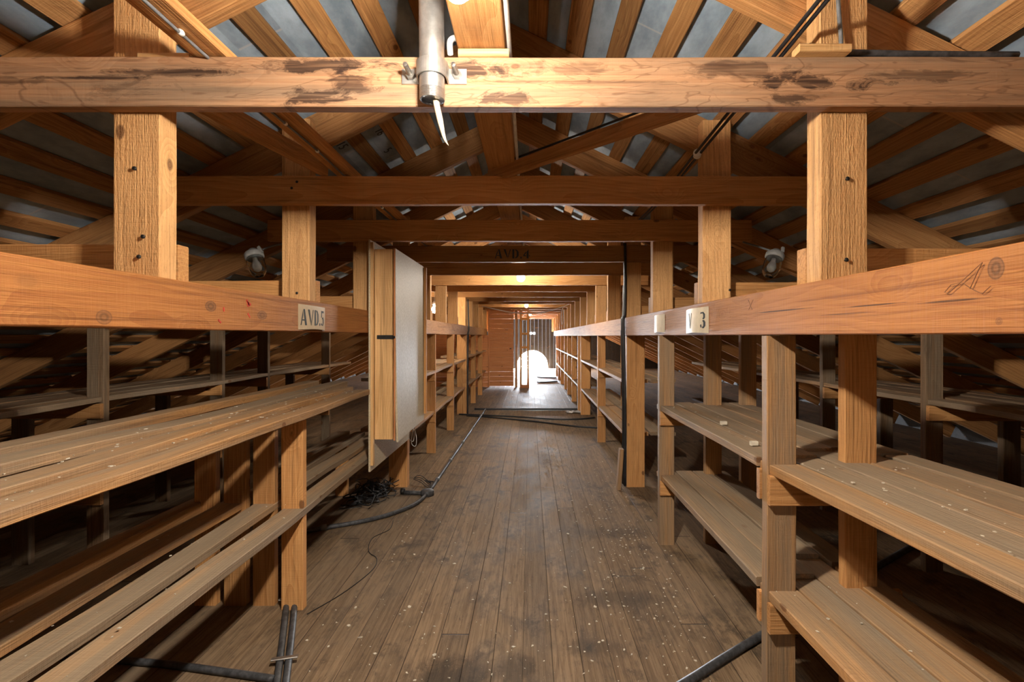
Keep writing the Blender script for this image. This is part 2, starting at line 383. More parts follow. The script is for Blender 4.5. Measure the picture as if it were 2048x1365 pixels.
def lathe(name, prof, m, parent=None, loc=(0, 0, 0), axis=(0, 0, 1), seg=20, smooth=True):
    V, F = [], []
    for (r, z) in prof:
        for k in range(seg):
            a = 2*math.pi*k/seg; V.append((r*math.cos(a), r*math.sin(a), z))
    for i in range(len(prof)-1):
        for k in range(seg):
            k2 = (k+1) % seg
            F.append((i*seg+k, i*seg+k2, (i+1)*seg+k2, (i+1)*seg+k))
    if prof[0][0] > 1e-5: F.append(tuple(range(seg-1, -1, -1)))
    if prof[-1][0] > 1e-5: q = (len(prof)-1)*seg; F.append(tuple(range(q, q+seg)))
    z = Vector(axis).normalized(); ref = Vector((1, 0, 0)) if abs(z.x) < 0.9 else Vector((0, 1, 0))
    x = (ref-z*ref.dot(z)).normalized(); y = z.cross(x)
    return link(name, mesh(name, V, F, smooth), m, parent, loc, Matrix((x, y, z)).transposed())
def prism(name, poly, th, m, parent=None, loc=(0, 0, 0), rot=None):
    """outline polys (list of 2D polygons, local x/z), extruded th along local y"""
    V, F = [], []
    for pl in (poly if isinstance(poly[0][0], (tuple, list)) else [poly]):
        s = len(V); n = len(pl)
        V += [(x, 0, z) for x, z in pl]+[(x, th, z) for x, z in pl]
        F.append(tuple(range(s, s+n))); F.append(tuple(range(s+2*n-1, s+n-1, -1)))
        for i in range(n):
            j = (i+1) % n; F.append((s+i, s+n+i, s+n+j, s+j))
    return link(name, mesh(name, V, F), m, parent, loc, rot)

# ------------------------------------------------------------ roof geometry
XC = -0.125                   # ridge line
SL = 0.49                     # roof pitch (rise over run)
ZR = 1.61                     # rafter top at the ridge
CS = 1/math.sqrt(1+SL*SL); SN = SL*CS
def roof_pt(d, sgn, off=0.0):
    """point on the rafter tops at distance d from the ridge, pushed off along the roof normal"""
    return Vector((XC+sgn*(d+off*SN), 0, ZR-SL*d+off*CS))
Y0, Y1 = -3.6, 20.7
DMAX = 5.75

# the setting ------------------------------------------------
fl = mesh('floor', [(-6.2, Y0, 0), (6.0, Y0, 0), (6.0, Y1+0.3, 0), (-6.2, Y1+0.3, 0), (-6.2, Y0, -.1), (6.0, Y0, -.1), (6.0, Y1+.3, -.1), (-6.2, Y1+.3, -.1)],
          [(0, 1, 2, 3), (7, 6, 5, 4), (0, 4, 5, 1), (1, 5, 6, 2), (2, 6, 7, 3), (3, 7, 4, 0)])
tag(link('floor', fl, M_floor, None, (0, 0, -E)), 'worn dusty plank floor with boards running down the aisle', 'floor', kind='structure')
LY = Y1-Y0
for side, sgn in (('left', -1), ('right', 1)):
    p = roof_pt(DMAX/2/1, sgn, 0.026+0.012); p.y = (Y0+Y1)/2
    R = frame_of((0, 1, 0), (sgn*SN, 0, CS))
    Ld = DMAX/CS+0.1
    hx, hy, hz = LY/2, Ld/2, 0.01
    V = [(a*hx, b*hy, c*hz) for c in (-1, 1) for a, b in ((-1, -1), (1, -1), (1, 1), (-1, 1))]
    F = [(3, 2, 1, 0), (4, 5, 6, 7), (0, 1, 5, 4), (1, 2, 6, 5), (2, 3, 7, 6), (3, 0, 4, 7)]
    ce = link('ceiling_'+side, mesh('ceiling', V, F), M_ceil, None, p, R)
    tag(ce, 'grey sheeted '+side+' roof slope seen between wooden battens', 'roof', kind='structure')
    CEIL = ce if side == 'left' else None
    if side == 'left': CEIL_L = ce
    k = 0
    d = 0.535-188e-3*2
    while d < DMAX:
        # battens are laid in runs that butt over the rafters
        segs = [Y0, 1.47+0.1+rng.choice((2, 3, 4)), 1.57+rng.choice((7, 8, 9)), 1.57+rng.choice((12, 13, 14)), Y1]
        for s0, s1 in zip(segs[:-1], segs[1:]):
            a = roof_pt(d, sgn, 0.0135); b = a.copy(); a.y, b.y = s0+0.004, s1-0.004
            o = timber('batten', a, b, 0.092+rng.uniform(-.008, .01), 0.024, W_batten, None, (sgn*SN, 0, CS), warp=0.002)
            o.parent = ce; o.matrix_parent_inverse = ce.matrix_basis.inverted()
        d += 0.188

for side, x0, x1 in (('eaves_left', -5.92, -5.84), ('eaves_right', 5.59, 5.67)):
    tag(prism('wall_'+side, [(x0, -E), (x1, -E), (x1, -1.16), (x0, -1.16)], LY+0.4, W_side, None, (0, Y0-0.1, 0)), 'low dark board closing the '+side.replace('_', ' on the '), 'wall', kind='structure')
# gable wall at the far end, with the arched window hole and three round holes
def gable(name, y, th, x0, x1, m, label):
    zt = lambda x: ZR+0.03-SL*abs(x-XC)
    parts, x = [], x0
    W = 0.16
    while x < x1-1e-4:
        xe = min(x+W, x1)
        hole = None
        if xe > -0.56 and x < 0.76: hole = True
        g = 0.0025
        def zarch(q):
            u = (q-0.10)/0.64
            return -E+0.03+0.70*math.sqrt(max(0, 1-u*u)) if abs(u) < 1 else -E
        if hole:
            n = 4
            lo = [(x+g+(xe-x-2*g)*i/n, zarch(x+g+(xe-x-2*g)*i/n)) for i in range(n+1)]
            pl = lo+[(xe-g, zt(xe-g)), (x+g, zt(x+g))]
        else:
            pl = [(x+g, -E), (xe-g, -E), (xe-g, zt(xe-g))]+([(XC, zt(XC))] if x < XC < xe else [])+[(x+g, zt(x+g))]
        parts.append(pl); x = xe
    o = prism(name, parts, th, m, None, (0, y, 0))
    return tag(o, label, 'wall', kind='structure')
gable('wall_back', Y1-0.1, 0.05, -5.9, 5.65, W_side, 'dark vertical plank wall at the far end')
tag(prism('wall_front', [(-5.9, -E), (5.65, -E), (5.65, ZR-SL*5.77), (XC, ZR), (-5.9, ZR-SL*5.77)], 0.05, W_side, None, (0, Y0-0.02, 0)), 'plank wall behind the camera', 'wall', kind='structure')
n = 24
arch = [(0.10+0.66*math.cos(math.pi*i/n), -E+0.02+0.72*math.sin(math.pi*i/n)) for i in range(n+1)]
wo = tag(empty('window_1', (0.10, Y1-0.03, -E+0.02), 'low half-round window glaring with daylight at the aisle end', 'window'), kind='structure')
prism('window_pane', arch, 0.01, G_day, wo, (0, Y1-0.035, 0))
for i, (hx_, hz_, r, lb) in enumerate(((0.040, 0.10, 0.046, 'left one of two small round holes above the bright window'), (0.170, 0.10, 0.046, 'right one of two small round holes above the bright window'), (-3.38, -0.36, 0.09, 'small round daylit hole far left under the rail'))):
    o = lathe('vent_hole', [(r*0.98, 0.0), (r, 0.01), (0.0, 0.012)], G_hole, None, (hx_, Y1-0.104, hz_), (0, -1, 0), 16)
    tag(o, lb, 'vent hole')

# partition with plank door, left of the far passage
PY = 13.05
def planks(name, x0, x1, z0, z1, y, th, m, ph, parent=None):
    pl, z = [], z0
    while z < z1-1e-3:
        ze = min(z+ph, z1); pl.append([(x0, z+.002), (x1, z+.002), (x1, ze-.002), (x0, ze-.002)]); z = ze
    return prism(name, pl, th, m, parent, (0, y, 0))
pw = planks('wall_left', -3.0, -1.09, -E, 0.02, PY, 0.03, W_wall, 0.13)
tag(pw, 'reddish plank partition wall left of the far plank door', 'wall', kind='structure')
dr = planks('door_1', -1.055, -0.43, -E+0.03, 0.70, PY-0.005, 0.035, W_wall, 0.125)
tag(dr, 'closed door of horizontal reddish planks at the aisle end', 'door', kind='structure')
tube('door_handle', [(-0.49, PY-0.005, -0.33), (-0.49, PY-0.05, -0.33), (-0.53, PY-0.05, -0.335)], 0.012, M_iron, dr)
dj = timber('trim_1', (-0.36, PY, -E), (-0.36, PY, 0.70), 0.13, 0.06, W_frame, None, (1, 0, 0))
tag(dj, 'orange door jamb right of the plank door', 'trim', kind='structure')
dj2 = timber('trim_2', (-1.075, PY, -E), (-1.075, PY, 0.70), 0.06, 0.04, W_wall, None, (1, 0, 0))
tag(dj2, 'narrow reddish door jamb left of the plank door', 'trim', kind='structure')

# ------------------------------------------------------------ the roof frames
ORD = ['nearest', 'second', 'third', 'fourth', 'fifth', 'sixth', 'seventh', 'eighth', 'ninth', 'tenth', 'eleventh', 'twelfth', 'thirteenth', 'fourteenth', 'fifteenth', 'sixteenth', 'seventeenth', 'eighteenth', 'nineteenth']
NOTE = {0: 'nearest timber roof frame, stained tie beam clamping the steel pipe', 1: 'second timber roof frame, dark tie beam spanning between its two pale posts',
        2: 'third timber roof frame, its left post beside the tall cabinet', 3: 'fourth timber roof frame, tie beam stencilled AVD.4',
        4: 'fifth timber roof frame, dark tie beam right behind the AVD.4 beam', 5: 'sixth timber roof frame, tie beam lit bright orange by a hanging bulb',
        6: 'seventh timber roof frame, dark tie beam just past the orange lit one', 10: 'eleventh timber roof frame, lit by the second hanging bulb beyond the sagging cord'}
def stain(px, py, rx, rz, s=0.9, rag=1.5): return ((px-1024)*0.001425-0.0, (672-py)*0.001425-0.726, rx*0.001425, rz*0.001425, DK, s, rag)
W_tie = wood('stained tie beam', (0.56, 0.325, 0.175), (0.38, 0.185, 0.085), tide=0.42, grey=0.30, dirt=0.3, saw=0.3, knots=0.9, vary=0.0, marks=(
    stain(720, 132, 120, 16), stain(690, 190, 80, 16), stain(770, 165, 50, 30, 0.8), stain(400, 145, 150, 10, 0.95, 0.8), stain(250, 155, 130, 6, 0.9, 0.7), stain(330, 180, 70, 20, 0.5), stain(60, 160, 120, 9, 0.5), stain(1010, 140, 60, 14), stain(1085, 195, 90, 12, 0.8),
    stain(1180, 140, 110, 14, 0.55), stain(1690, 165, 110, 16, 0.95), stain(1640, 195, 60, 10, 0.8), stain(1545, 140, 100, 16, 0.6), stain(1240, 163, 220, 5, 0.55, 0.6), stain(1900, 150, 130, 10, 0.55)))
OUTER_L, OUTER_R = -1.09, 0.853
for k in range(-3, 19):
    y = 1.47+k
    behind = k < 0
    if behind: lb, g = 'timber roof frame behind the camera', 'roof frames behind the camera'
    else:
        lb, g = NOTE.get(k), None
        if lb is None: lb = ORD[k]+' timber roof frame along the aisle, counted from the nearest' 
    fr = empty('roof_frame', (XC, y, -E if False else 0.16), lb, 'roof frame', g)
    zt0, zt1 = (0.640, 0.776) if k == 1 else (0.655, 0.797)
    zt0 += rng.uniform(-.005, .005)*(k > 1); zt1 += rng.uniform(-.006, .006)*(k > 1)
    xa, xb = -1.80, 1.52
    timber('tie_beam', (xa, y-0.0225, (zt0+zt1)/2), (xb, y-0.0225, (zt0+zt1)/2), 0.042, zt1-zt0, W_tie if k == 0 else W_frame, fr, warp=0.003)
    if PY-0.6 < y: pass
    for sgn, xi, w_, zb in ((-1, OUTER_L, 0.137, 0.17), (1, OUTER_R, 0.14, 0.16)):
        if sgn < 0 and y > PY-0.3 and y < PY+0.6: pass
        xo = xi+sgn*w_
        d = abs((xi+xo)/2-XC)
        ztop = ZR-SL*d-0.03
        timber('post', ((xi+xo)/2, y+0.0375, zb), ((xi+xo)/2, y+0.0375, ztop), w_, 0.073, W_post, fr, (0, 1, 0), warp=0.002, wany=0.0012)
        # rafter behind the post
        a = roof_pt(0.0, sgn, -0.085); b = roof_pt(DMAX-0.05, sgn, -0.085); a.y = b.y = y+0.075+0.028
        timber('rafter', a, b, 0.052, 0.168, W_raft, fr, (sgn*SN, 0, CS), warp=0.004)
        # outer tie: from the rail out to the rafter
        x1 = XC+sgn*(2.36)
        timber('outer_tie', (xi, y+0.076+0.0255, zb+0.056), (x1, y+0.076+0.0255, zb+0.056), 0.05, 0.112, W_frame, fr, warp=0.002)
    # outer strut holding the outer tie over the side shelves
# stencilled AVD.4 on the fourth tie beam: thick and thin strokes with stencil gaps
def stencil(chars, h, slant=0.0):
    G = {'A': [[(0, 0), (.10, 0), (.30, .62), (.30, .95)], [(.36, 1), (.52, 1), (.80, 0), (.56, 0), (.38, .80)], [(.22, .28), (.50, .28), (.48, .36), (.25, .36)]],
         'V': [[(0, 1), (.24, 1), (.44, .28), (.44, 0)], [(.50, 0), (.50, .22), (.72, 1), (.82, 1)]],
         'D': [[(0, 0), (.22, 0), (.22, 1), (0, 1)], [(.30, 0), (.52, .06), (.70, .28), (.70, .72), (.52, .94), (.30, 1), (.30, .9), (.42, .85), (.48, .7), (.48, .3), (.42, .15), (.30, .1)]],
         '.': [[(0, 0), (.16, 0), (.16, .16), (0, .16)]],
         '4': [[(.36, 0), (.58, 0), (.58, 1), (.36, .72)], [(0, .24), (.31, .24), (.31, .34), (.12, .34), (.31, .62), (.31, .78), (0, .36)], [(.63, .24), (.72, .24), (.72, .34), (.63, .34)]],
         '5': [[(.05, .55), (.18, .55), (.18, 1), (.05, 1)], [(.22, .86), (.60, .86), (.60, 1), (.22, 1)], [(.22, .52), (.42, .60), (.60, .48), (.62, .22), (.48, .02), (.30, 0), (.30, .1), (.40, .14), (.42, .30), (.38, .46), (.24, .44)], [(.0, .14), (.20, .18), (.22, .02), (.06, .04)]],
         '3': [[(.05, .98), (.40, 1), (.58, .86), (.58, .64), (.46, .55), (.30, .55), (.30, .60), (.38, .68), (.38, .84), (.28, .92), (.05, .88)], [(.30, .50), (.48, .50), (.62, .38), (.62, .14), (.44, 0), (.26, 0), (.26, .08), (.38, .14), (.40, .34), (.30, .44)], [(0, .22), (.14, .24), (.20, .04), (.04, .06)]]}
    W = {'A': .86, 'V': .90, 'D': .80, '.': .26, '4': .78, '5': .7, '3': .7, ' ': .5}
    out, x = [], 0.0
    for c in chars:
        for pl in G.get(c, []): out.append([((x+u+slant*v)*h, v*h) for u, v in pl])
        x += W[c]+.08
    return out, x*h
fr4 = [o for o in bpy.data.objects if o.get('label', '').endswith('AVD.4')][0]
tb4 = [o for o in fr4.children if o.name.startswith('tie_beam')][0]
pl, wd = stencil('AVD.4', 0.080)
st = prism('lettering', pl, 0.0012, M_ink, tb4, (-0.31, 4.47-0.0225-0.021-0.0042, 0.685))
st['label'] = 'dark stencilled letters AVD.4'

# ------------------------------------------------------------ rails
def rail_marks(sgn, xf, yc, lst):
    out = []
    for (px, py, r, col, s, rag, *an) in lst:
        y = abs(xf)/abs(px-1060)*1000.0
        out.append((y-yc, (672-py)*y/1000.0-zc[sgn], r*y/1000.0*(an[0] if an else 1.0), r*y/1000.0*(an[1] if an else 1.0), col, s, rag))
    return out
zc = {-1: 0.095, 1: 0.081}
KN = (0.13, 0.055, 0.02)
def longrail(sgn, ya, yb, label, marks=(), h=None):
    xf = -1.075 if sgn < 0 else 0.84
    z0, z1 = (0.02, 0.170) if sgn < 0 else (0.002, 0.160)
    m = W_rail if ya < 0 else W_frame
    if marks: m = wood('orange rail with knots', (0.44, 0.182, 0.050), (0.29, 0.098, 0.024), dirt=0.1, saw=0.3, knots=0.0, marks=marks, vary=0.0, rough=0.6)
    o = timber('shelf_rail', (xf+sgn*0.065, ya, (z0+z1)/2), (xf+sgn*0.065, yb, (z0+z1)/2), 0.13, z1-z0, m, None, warp=0.0025)
    return tag(o, label, 'rail')
ycl, ycr = (-1.5+4.44)/2, (-1.5+4.47)/2
RL = longrail(-1, -1.5, 4.44, 'long orange rail on the left, nearest, carrying the AVD.5 card', rail_marks(-1, -1.075, ycl,
     [(208, 635, 15, KN, .8, .03, 1.3, 1), (421, 613, 11, KN, .9, .03, 1.6, 1), (523, 631, 9, KN, .8, .03, 2, 1), (55, 562, 30, (.12, .06, .025), .25, .4, 1, .5)]))
RR = longrail(1, -1.5, 4.47, 'long orange rail on the right, nearest, with a big knot and long cracks', rail_marks(1, 0.84, ycr,
     [(1990, 537, 21, KN, .95, .03, .9, 1.1), (1996, 643, 8, KN, .6, .03), (1560, 622, 55, (.03, .012, .006), .9, .1, 2.2, .03), (1740, 611, 60, (.03, .012, .006), .9, .1, 1.6, .03), (1900, 602, 90, (.03, .012, .006), .9, .1, 1.0, .025), (1690, 628, 60, (.03, .012, .006), .6, .12, 1.5, .03)]))
longrail(-1, 4.45, 8.55, 'left rail beyond the tall cabinet, second along the aisle')
longrail(-1, 8.56, 12.5, 'left rail of the last bay before the far plank door')
longrail(1, 4.48, 8.52, 'right rail beyond the post with black cables')
longrail(1, 8.53, 12.5, 'right rail in the middle distance opposite the last left bay')
longrail(1, 12.51, 17.5, 'farthest right rail, glaring in the window light')
# red crayon and pencil marks on the rails
mk = empty('crayon_mark', (-1.0735, 1.9, 0.11))
V, F = [], []
def stroke(V, F, pts, w, x, th, sg):
    for (a, b) in zip(pts[:-1], pts[1:]):
        a, b = Vector(a), Vector(b); d = (b-a).normalized(); nrm = Vector((-d.y, d.x))*w/2
        s = len(V)
        for q in (a+nrm, b+nrm, b-nrm, a-nrm): V.append((x, q.x, q.y))
        for q in (a+nrm, b+nrm, b-nrm, a-nrm): V.append((x+sg*th, q.x, q.y))
        F.extend([(s, s+1, s+2, s+3), (s+7, s+6, s+5, s+4), (s, s+4, s+5, s+1), (s+1, s+5, s+6, s+2), (s+2, s+6, s+7, s+3), (s+3, s+7, s+4, s)])
bpy.data.objects.remove(mk)
for pts in ([(1.89, .135), (1.91, .115), (1.90, .128), (1.92, .12), (1.90, .112), (1.895, .138)], [(1.90, .085), (1.915, .07)], [(1.75, .10), (1.752, .085)], [(1.72, .055), (1.735, .045)]):
    V, F = [], []
    stroke(V, F, pts, 0.006, -1.0728, 0.0012, 1)
    o = link('crayon_mark', mesh('crayon_mark', V, F), M_red, RL); o['label'] = 'small red crayon mark'
zz = lambda px, py: (0.84/(px-1060)*1000, (672-py)*0.84/(px-1060))
for pts in ([zz(1985, 572), zz(1968, 588), zz(1950, 580), zz(1925, 565), zz(1905, 570), zz(1892, 585), zz(1900, 587), zz(1930, 560), zz(1968, 525), zz(1958, 545), zz(1943, 578)], [zz(1498, 600), zz(1506, 620)], [zz(1508, 600), zz(1499, 620)]):
    V, F = [], []
    stroke(V, F, pts, 0.0010, 0.8375, 0.0012, -1)
    o = link('pencil_mark', mesh('pencil_mark', V, F), M_pencil, RR); o['label'] = 'thin pencil line'

# ------------------------------------------------------------ floor posts under the rails
def fpost(x0, x1, y, z1, label, m=W_upr, d=0.075):
    o = timber('floor_post', ((x0+x1)/2, y, -E), ((x0+x1)/2, y, z1), x1-x0, d, m, None, (0, 1, 0), warp=0.003, wany=0.001)
    return tag(o, label, 'post')
fpost(-1.25, -1.085, 4.46, 0.02, 'thick post on the floor behind the tall cabinet')
fpost(0.855, 1.015, 4.46, 0.002, 'thick orange post on the right with black cables down its side')
fpost(-1.25, -1.085, 8.58, 0.02, 'thick left post between the two far left bays')
fpost(0.86, 1.02, 8.50, 0.002, 'thick right post where the floor pipes cross')
fpost(0.845, 0.98, 8.85, 0.002, 'slim orange right post just past the thick one')
fpost(0.86, 1.0, 12.55, 0.002, 'right post opposite the far plank door')
fpost(0.86, 1.0, 16.6, 0.002, 'farthest right post in the window glare')

# ------------------------------------------------------------ shelving racks
def rack(label, boards, uprights, cleats=(), group=None):
    """boards: (x0,x1,ya,yb,ztop,th,mat,dx)  uprights: (x0,x1,y,z1,mat)  cleats: (x0,x1,y,ztop,h)"""
    cx = sum(b[0]+b[1] for b in boards)/2/len(boards); cy = sum(b[2]+b[3] for b in boards)/2/len(boards)
    r = empty('shelving_rack', (cx, cy, -E), label, 'shelf', group)
    for (x0, x1, ya, yb, zt, th, m, dx, wp) in boards:
        timber('shelf_board', ((x0+x1)/2+dx, ya, zt-th/2), ((x0+x1)/2, yb, zt-th/2), abs(x1-x0)-0.004, th, m, r, warp=wp, wany=0.0012, ends=0.006)
    for (x0, x1, y, z1, m) in uprights:
        timber('upright', ((x0+x1)/2, y, -E), ((x0+x1)/2, y, z1), abs(x1-x0), 0.042, m, r, (0, 1, 0), warp=0.002)
    for (x0, x1, y, zt, h) in cleats:
        timber('cleat', (x0, y, zt-h/2), (x1, y, zt-h/2), 0.024, h, W_upr, r)
    return r
# left, nearest
B = []
for (x1, x0, za, m, ya, yb) in ((-1.05, -1.142, -0.352, W_shelf_o, 0.1, 3.28), (-1.158, -1.256, -0.334, W_shelf_o, 0.1, 3.28), (-1.276, -1.385, -0.320, W_shelf, 0.1, 3.50), (-1.44, -1.53, -0.306, W_shelf_o, 0.1, 3.42)):
    B.append((x0, x1, ya, yb, za, 0.034, m, 0.0, 0.011))
for (x1, x0, za, th, m, ya, yb) in ((-1.095, -1.205, -0.832, 0.036, W_shelf, 0.1, 4.25), (-1.262, -1.37, -0.835, 0.034, W_shelf, 0.1, 2.64), (-1.425, -1.54, -0.830, 0.034, W_shelf_o, 0.1, 2.56), (-1.63, -1.715, -0.826, 0.06, W_shelf_o, 0.1, 2.60),
                                (-1.255, -1.355, -0.822, 0.034, W_shelf, 2.68, 4.25), (-1.40, -1.49, -0.815, 0.034, W_shelf, 2.62, 4.25), (-1.53, -1.62, -0.81, 0.034, W_shelf, 2.70, 4.25)):
    B.append((x0, x1, ya, yb, za, th, m, 0.0, 0.011))
rack('left shelving nearest the camera, two tiers of warped gapped boards', B,
     [(-1.215, -1.108, 2.46, -0.382, W_upr), (-1.375, -1.268, 2.50, -0.372, W_upr), (-1.52, -1.41, 2.50, -0.37, W_upr), (-1.665, -1.56, 2.50, -0.366, W_upr),
      (-1.215, -1.11, 0.3, -0.382, W_upr), (-1.52, -1.41, 0.3, -0.37, W_upr), (-1.63, -1.53, 4.2, -0.85, W_upr)],
     [(-1.12, -1.62, 2.44, -0.868, 0.07)][:0])
# right, nearest
B = []
for i, (x0, x1, yb, dx) in enumerate(((0.842, 0.955, 1.835, 0.10), (0.96, 1.078, 1.86, 0.10), (1.083, 1.20, 1.97, 0.09), (1.205, 1.325, 1.99, 0.09), (1.335, 1.44, 1.88, 0.09))):
    B.append((x0, x1, 0.1, yb, -0.456+(0.006 if i == 4 else 0), 0.034, W_shelf_o if i in (0, 3) else W_shelf, dx, 0.003))
for i, (x0, x1, ya) in enumerate(((0.835, 0.955, 1.85), (0.96, 1.078, 1.875), (1.083, 1.20, 1.985), (1.205, 1.325, 2.005), (1.33, 1.44, 1.90))):
    B.append((x0, x1, ya, 3.30+rng.uniform(-.02, .06), -0.447, 0.034, W_shelf, 0.0, 0.004))
for i, (x0, x1, yb) in enumerate(((0.842, 0.955, 1.835), (0.958, 1.068, 1.86), (1.072, 1.182, 2.03), (1.186, 1.29, 1.95))):
    B.append((x0, x1, 0.1, yb, -0.906+(0.008 if i == 3 else 0), 0.034, W_shelf_o if i != 1 else W_shelf, 0.02, 0.003))
for i, (x0, x1, ya) in enumerate(((0.835, 0.955, 1.85), (0.958, 1.068, 1.875), (1.072, 1.182, 2.045), (1.186, 1.29, 1.97))):
    B.append((x0, x1, ya, 3.30, -0.892, 0.034, W_shelf, 0.0, 0.004))
rack('right shelving nearest the camera, two tiers of broad grey boards', B,
     [(0.838, 0.942, 1.79, 0.0, W_upr_g), (1.128, 1.243, 1.81, 0.155, W_upr), (0.828, 0.925, 3.22, 0.0, W_upr_g), (1.13, 1.235, 3.24, 0.155, W_upr_g), (1.36, 1.46, 3.24, 0.1, W_upr_g), (0.838, 0.942, 0.2, 0.0, W_upr_g), (1.128, 1.243, 0.2, 0.155, W_upr_g)],
     [(0.838, 1.50, 1.756, -0.491, 0.105), (0.832, 1.50, 1.824, -0.483, 0.11), (0.838, 1.35, 1.756, -0.941, 0.105), (0.832, 1.35, 1.824, -0.927, 0.11),
      (0.828, 1.45, 3.187, -0.482, 0.09), (0.828, 1.35, 3.187, -0.927, 0.09)])
# further bays
def bay(label, sgn, ya, yb, ups, zU, zL, nU=4, nL=4):
    xf = 1.075 if sgn < 0 else 0.845
    B, U, C = [], [], []
    for i in range(nU):
        x0 = xf+0.005+i*0.125; B.append((sgn*x0, sgn*(x0+0.112), ya+rng.uniform(0, .05), yb-rng.uniform(0, .06), zU+rng.uniform(-.004, .004), 0.032, W_shelf_o if i < 2 else W_shelf, 0, 0.008 if sgn < 0 else 0.003))
    for i in range(nL):
        x0 = xf+0.01+i*0.125; B.append((sgn*x0, sgn*(x0+0.112), ya+rng.uniform(0, .05), yb-rng.uniform(0, .06), zL+rng.uniform(-.004, .004), 0.032, W_shelf_o if i < 2 else W_shelf, 0, 0.008 if sgn < 0 else 0.003))
    for y in ups:
        U.append((sgn*(xf+0.005), sgn*(xf+0.105), y, 0.015 if sgn < 0 else 0.0, W_upr)); U.append((sgn*(xf+0.30), sgn*(xf+0.40), y, 0.1, W_upr_g))
        for z in (zU, zL): C.append((sgn*(xf+0.005), sgn*(xf+0.5), y-0.035, z-0.036, 0.09))
    rack(label, B, U, C)
bay('left shelving in the bay just past the tall cabinet', -1, 4.6, 8.45, (5.72, 7.1), -0.39, -0.86)
bay('far left shelving beside the plank door', -1, 8.7, 12.35, (9.95, 11.3), -0.36, -0.85)
bay('right shelving in the bay past the post with black cables', 1, 4.55, 8.4, (6.3,), -0.40, -0.885)
bay('right shelving in the middle distance, edges bright with window light', 1, 8.95, 12.45, (10.2, 11.4), -0.40, -0.885)
bay('farthest right shelving near the glaring window', 1, 12.65, 16.5, (13.9, 15.2), -0.40, -0.885)
# second rows, in the dark under the roof slopes
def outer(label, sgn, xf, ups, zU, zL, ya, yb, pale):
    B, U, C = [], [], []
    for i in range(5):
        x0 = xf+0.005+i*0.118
        B.append((sgn*x0, sgn*(x0+0.110), ya+rng.uniform(0, .05), yb-rng.uniform(0, .2), zU+rng.uniform(-.006, .006), 0.03, W_rack_shade if i else pale, 0, 0.006))
        if i < 4: B.append((sgn*x0, sgn*(x0+0.110), ya+rng.uniform(0, .05), yb-rng.uniform(0, .2), zL, 0.03, W_rack_shade, 0, 0.006))
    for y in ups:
        U.append((sgn*(xf), sgn*(xf+0.10), y, 0.10, W_rack_shade)); U.append((sgn*(xf+0.45), sgn*(xf+0.55), y+0.01, zU-0.035, W_rack_shade))
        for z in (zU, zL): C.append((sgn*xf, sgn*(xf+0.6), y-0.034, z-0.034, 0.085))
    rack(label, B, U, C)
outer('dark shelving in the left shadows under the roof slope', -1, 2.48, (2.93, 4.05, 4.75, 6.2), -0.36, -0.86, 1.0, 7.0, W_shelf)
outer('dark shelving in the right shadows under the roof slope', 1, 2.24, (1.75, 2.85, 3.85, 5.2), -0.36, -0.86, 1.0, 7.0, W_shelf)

# ------------------------------------------------------------ long timbers over the tie beams
cb = timber('centre_beam', (-0.139, -3.4, 0.887), (-0.139, 20.3, 0.887), 0.136, 0.13, W_frame, None, warp=0.004)
tag(cb, 'long beam running down the middle on top of the tie beams', 'beam')
ln = timber('wood_block', (-0.205, 1.448, 0.8085), (-0.06, 1.448, 0.8085), 0.05, 0.022, W_pale, None)
tag(ln, 'thin pale block between the centre beam and nearest tie beam', 'wood block')
pu = timber('purlin', (-0.92, -3.4, 0.817), (-0.92, 20.3, 0.817), 0.10, 0.030, W_frame, None, warp=0.004)
tag(pu, 'long board on the left over the tie beams with a clipped cable', 'board')
br = timber('diagonal_brace', (0.72, 1.62, 0.815), (-0.20, 2.50, 0.795), 0.03, 0.062, W_raft, None, warp=0.002)
tag(br, 'slanting brace from the centre up to the right, behind the nearest beam', 'brace')
br = timber('diagonal_brace', (-1.19, 1.66, 0.835), (-1.0, 2.44, 0.815), 0.035, 0.075, W_raft, None, warp=0.002)
tag(br, 'dark brace on the left slanting from nearest to second frame', 'brace')
for (x0, x1, y, z0, h, d, lb) in ((0.755, 0.90, 1.42, 0.797, 0.022, 0.045, 'pale wood block on the nearest beam beside the right post'), (-1.135, -0.985, 1.465, 0.80, 0.02, 0.04, 'small wood block on the nearest beam beside the left post')):
    tag(timber('wood_block', (x0, y, z0+h/2), (x1, y, z0+h/2), d, h, W_pale), lb, 'wood block')

o = tube('brace_cable', [(0.70, 1.62, 0.858), (0.45, 1.865, 0.852), (0.1, 2.2, 0.843), (-0.17, 2.46, 0.838)], 0.005, M_black)
tag(o, 'thin dark cable lying along the slanting brace behind the nearest beam', 'cable')
# bent nails and bolt heads driven into the nearest frames
for k, x, z, y in ((0, -1.147, 0.231, 1.47), (0, -1.135, 0.29, 1.47), (0, -1.16, 0.49, 1.47), (0, 0.927, 0.222, 1.47), (0, 0.93, 0.46, 1.47), (1, -1.13, 0.745, 2.47-0.0435), (1, -1.155, 0.715, 2.47-0.0435), (1, 0.985, 0.225, 2.47), (1, -1.15, 0.21, 2.47)):
    fo = [q for q in bpy.data.objects if q.name.split('.')[0] == 'roof_frame' and abs(q.location.y-(1.47+k)) < 0.01][0]
    n_ = lathe('nail', [(0.0, -0.004), (0.003, -0.003), (0.003, 0.004), (0.0065, 0.005), (0.006, 0.007), (0.0, 0.0075)], M_iron, fo, (x, y, z), (0.15, -1, 0.2), 8)
    n_['label'] = 'dark nail head'
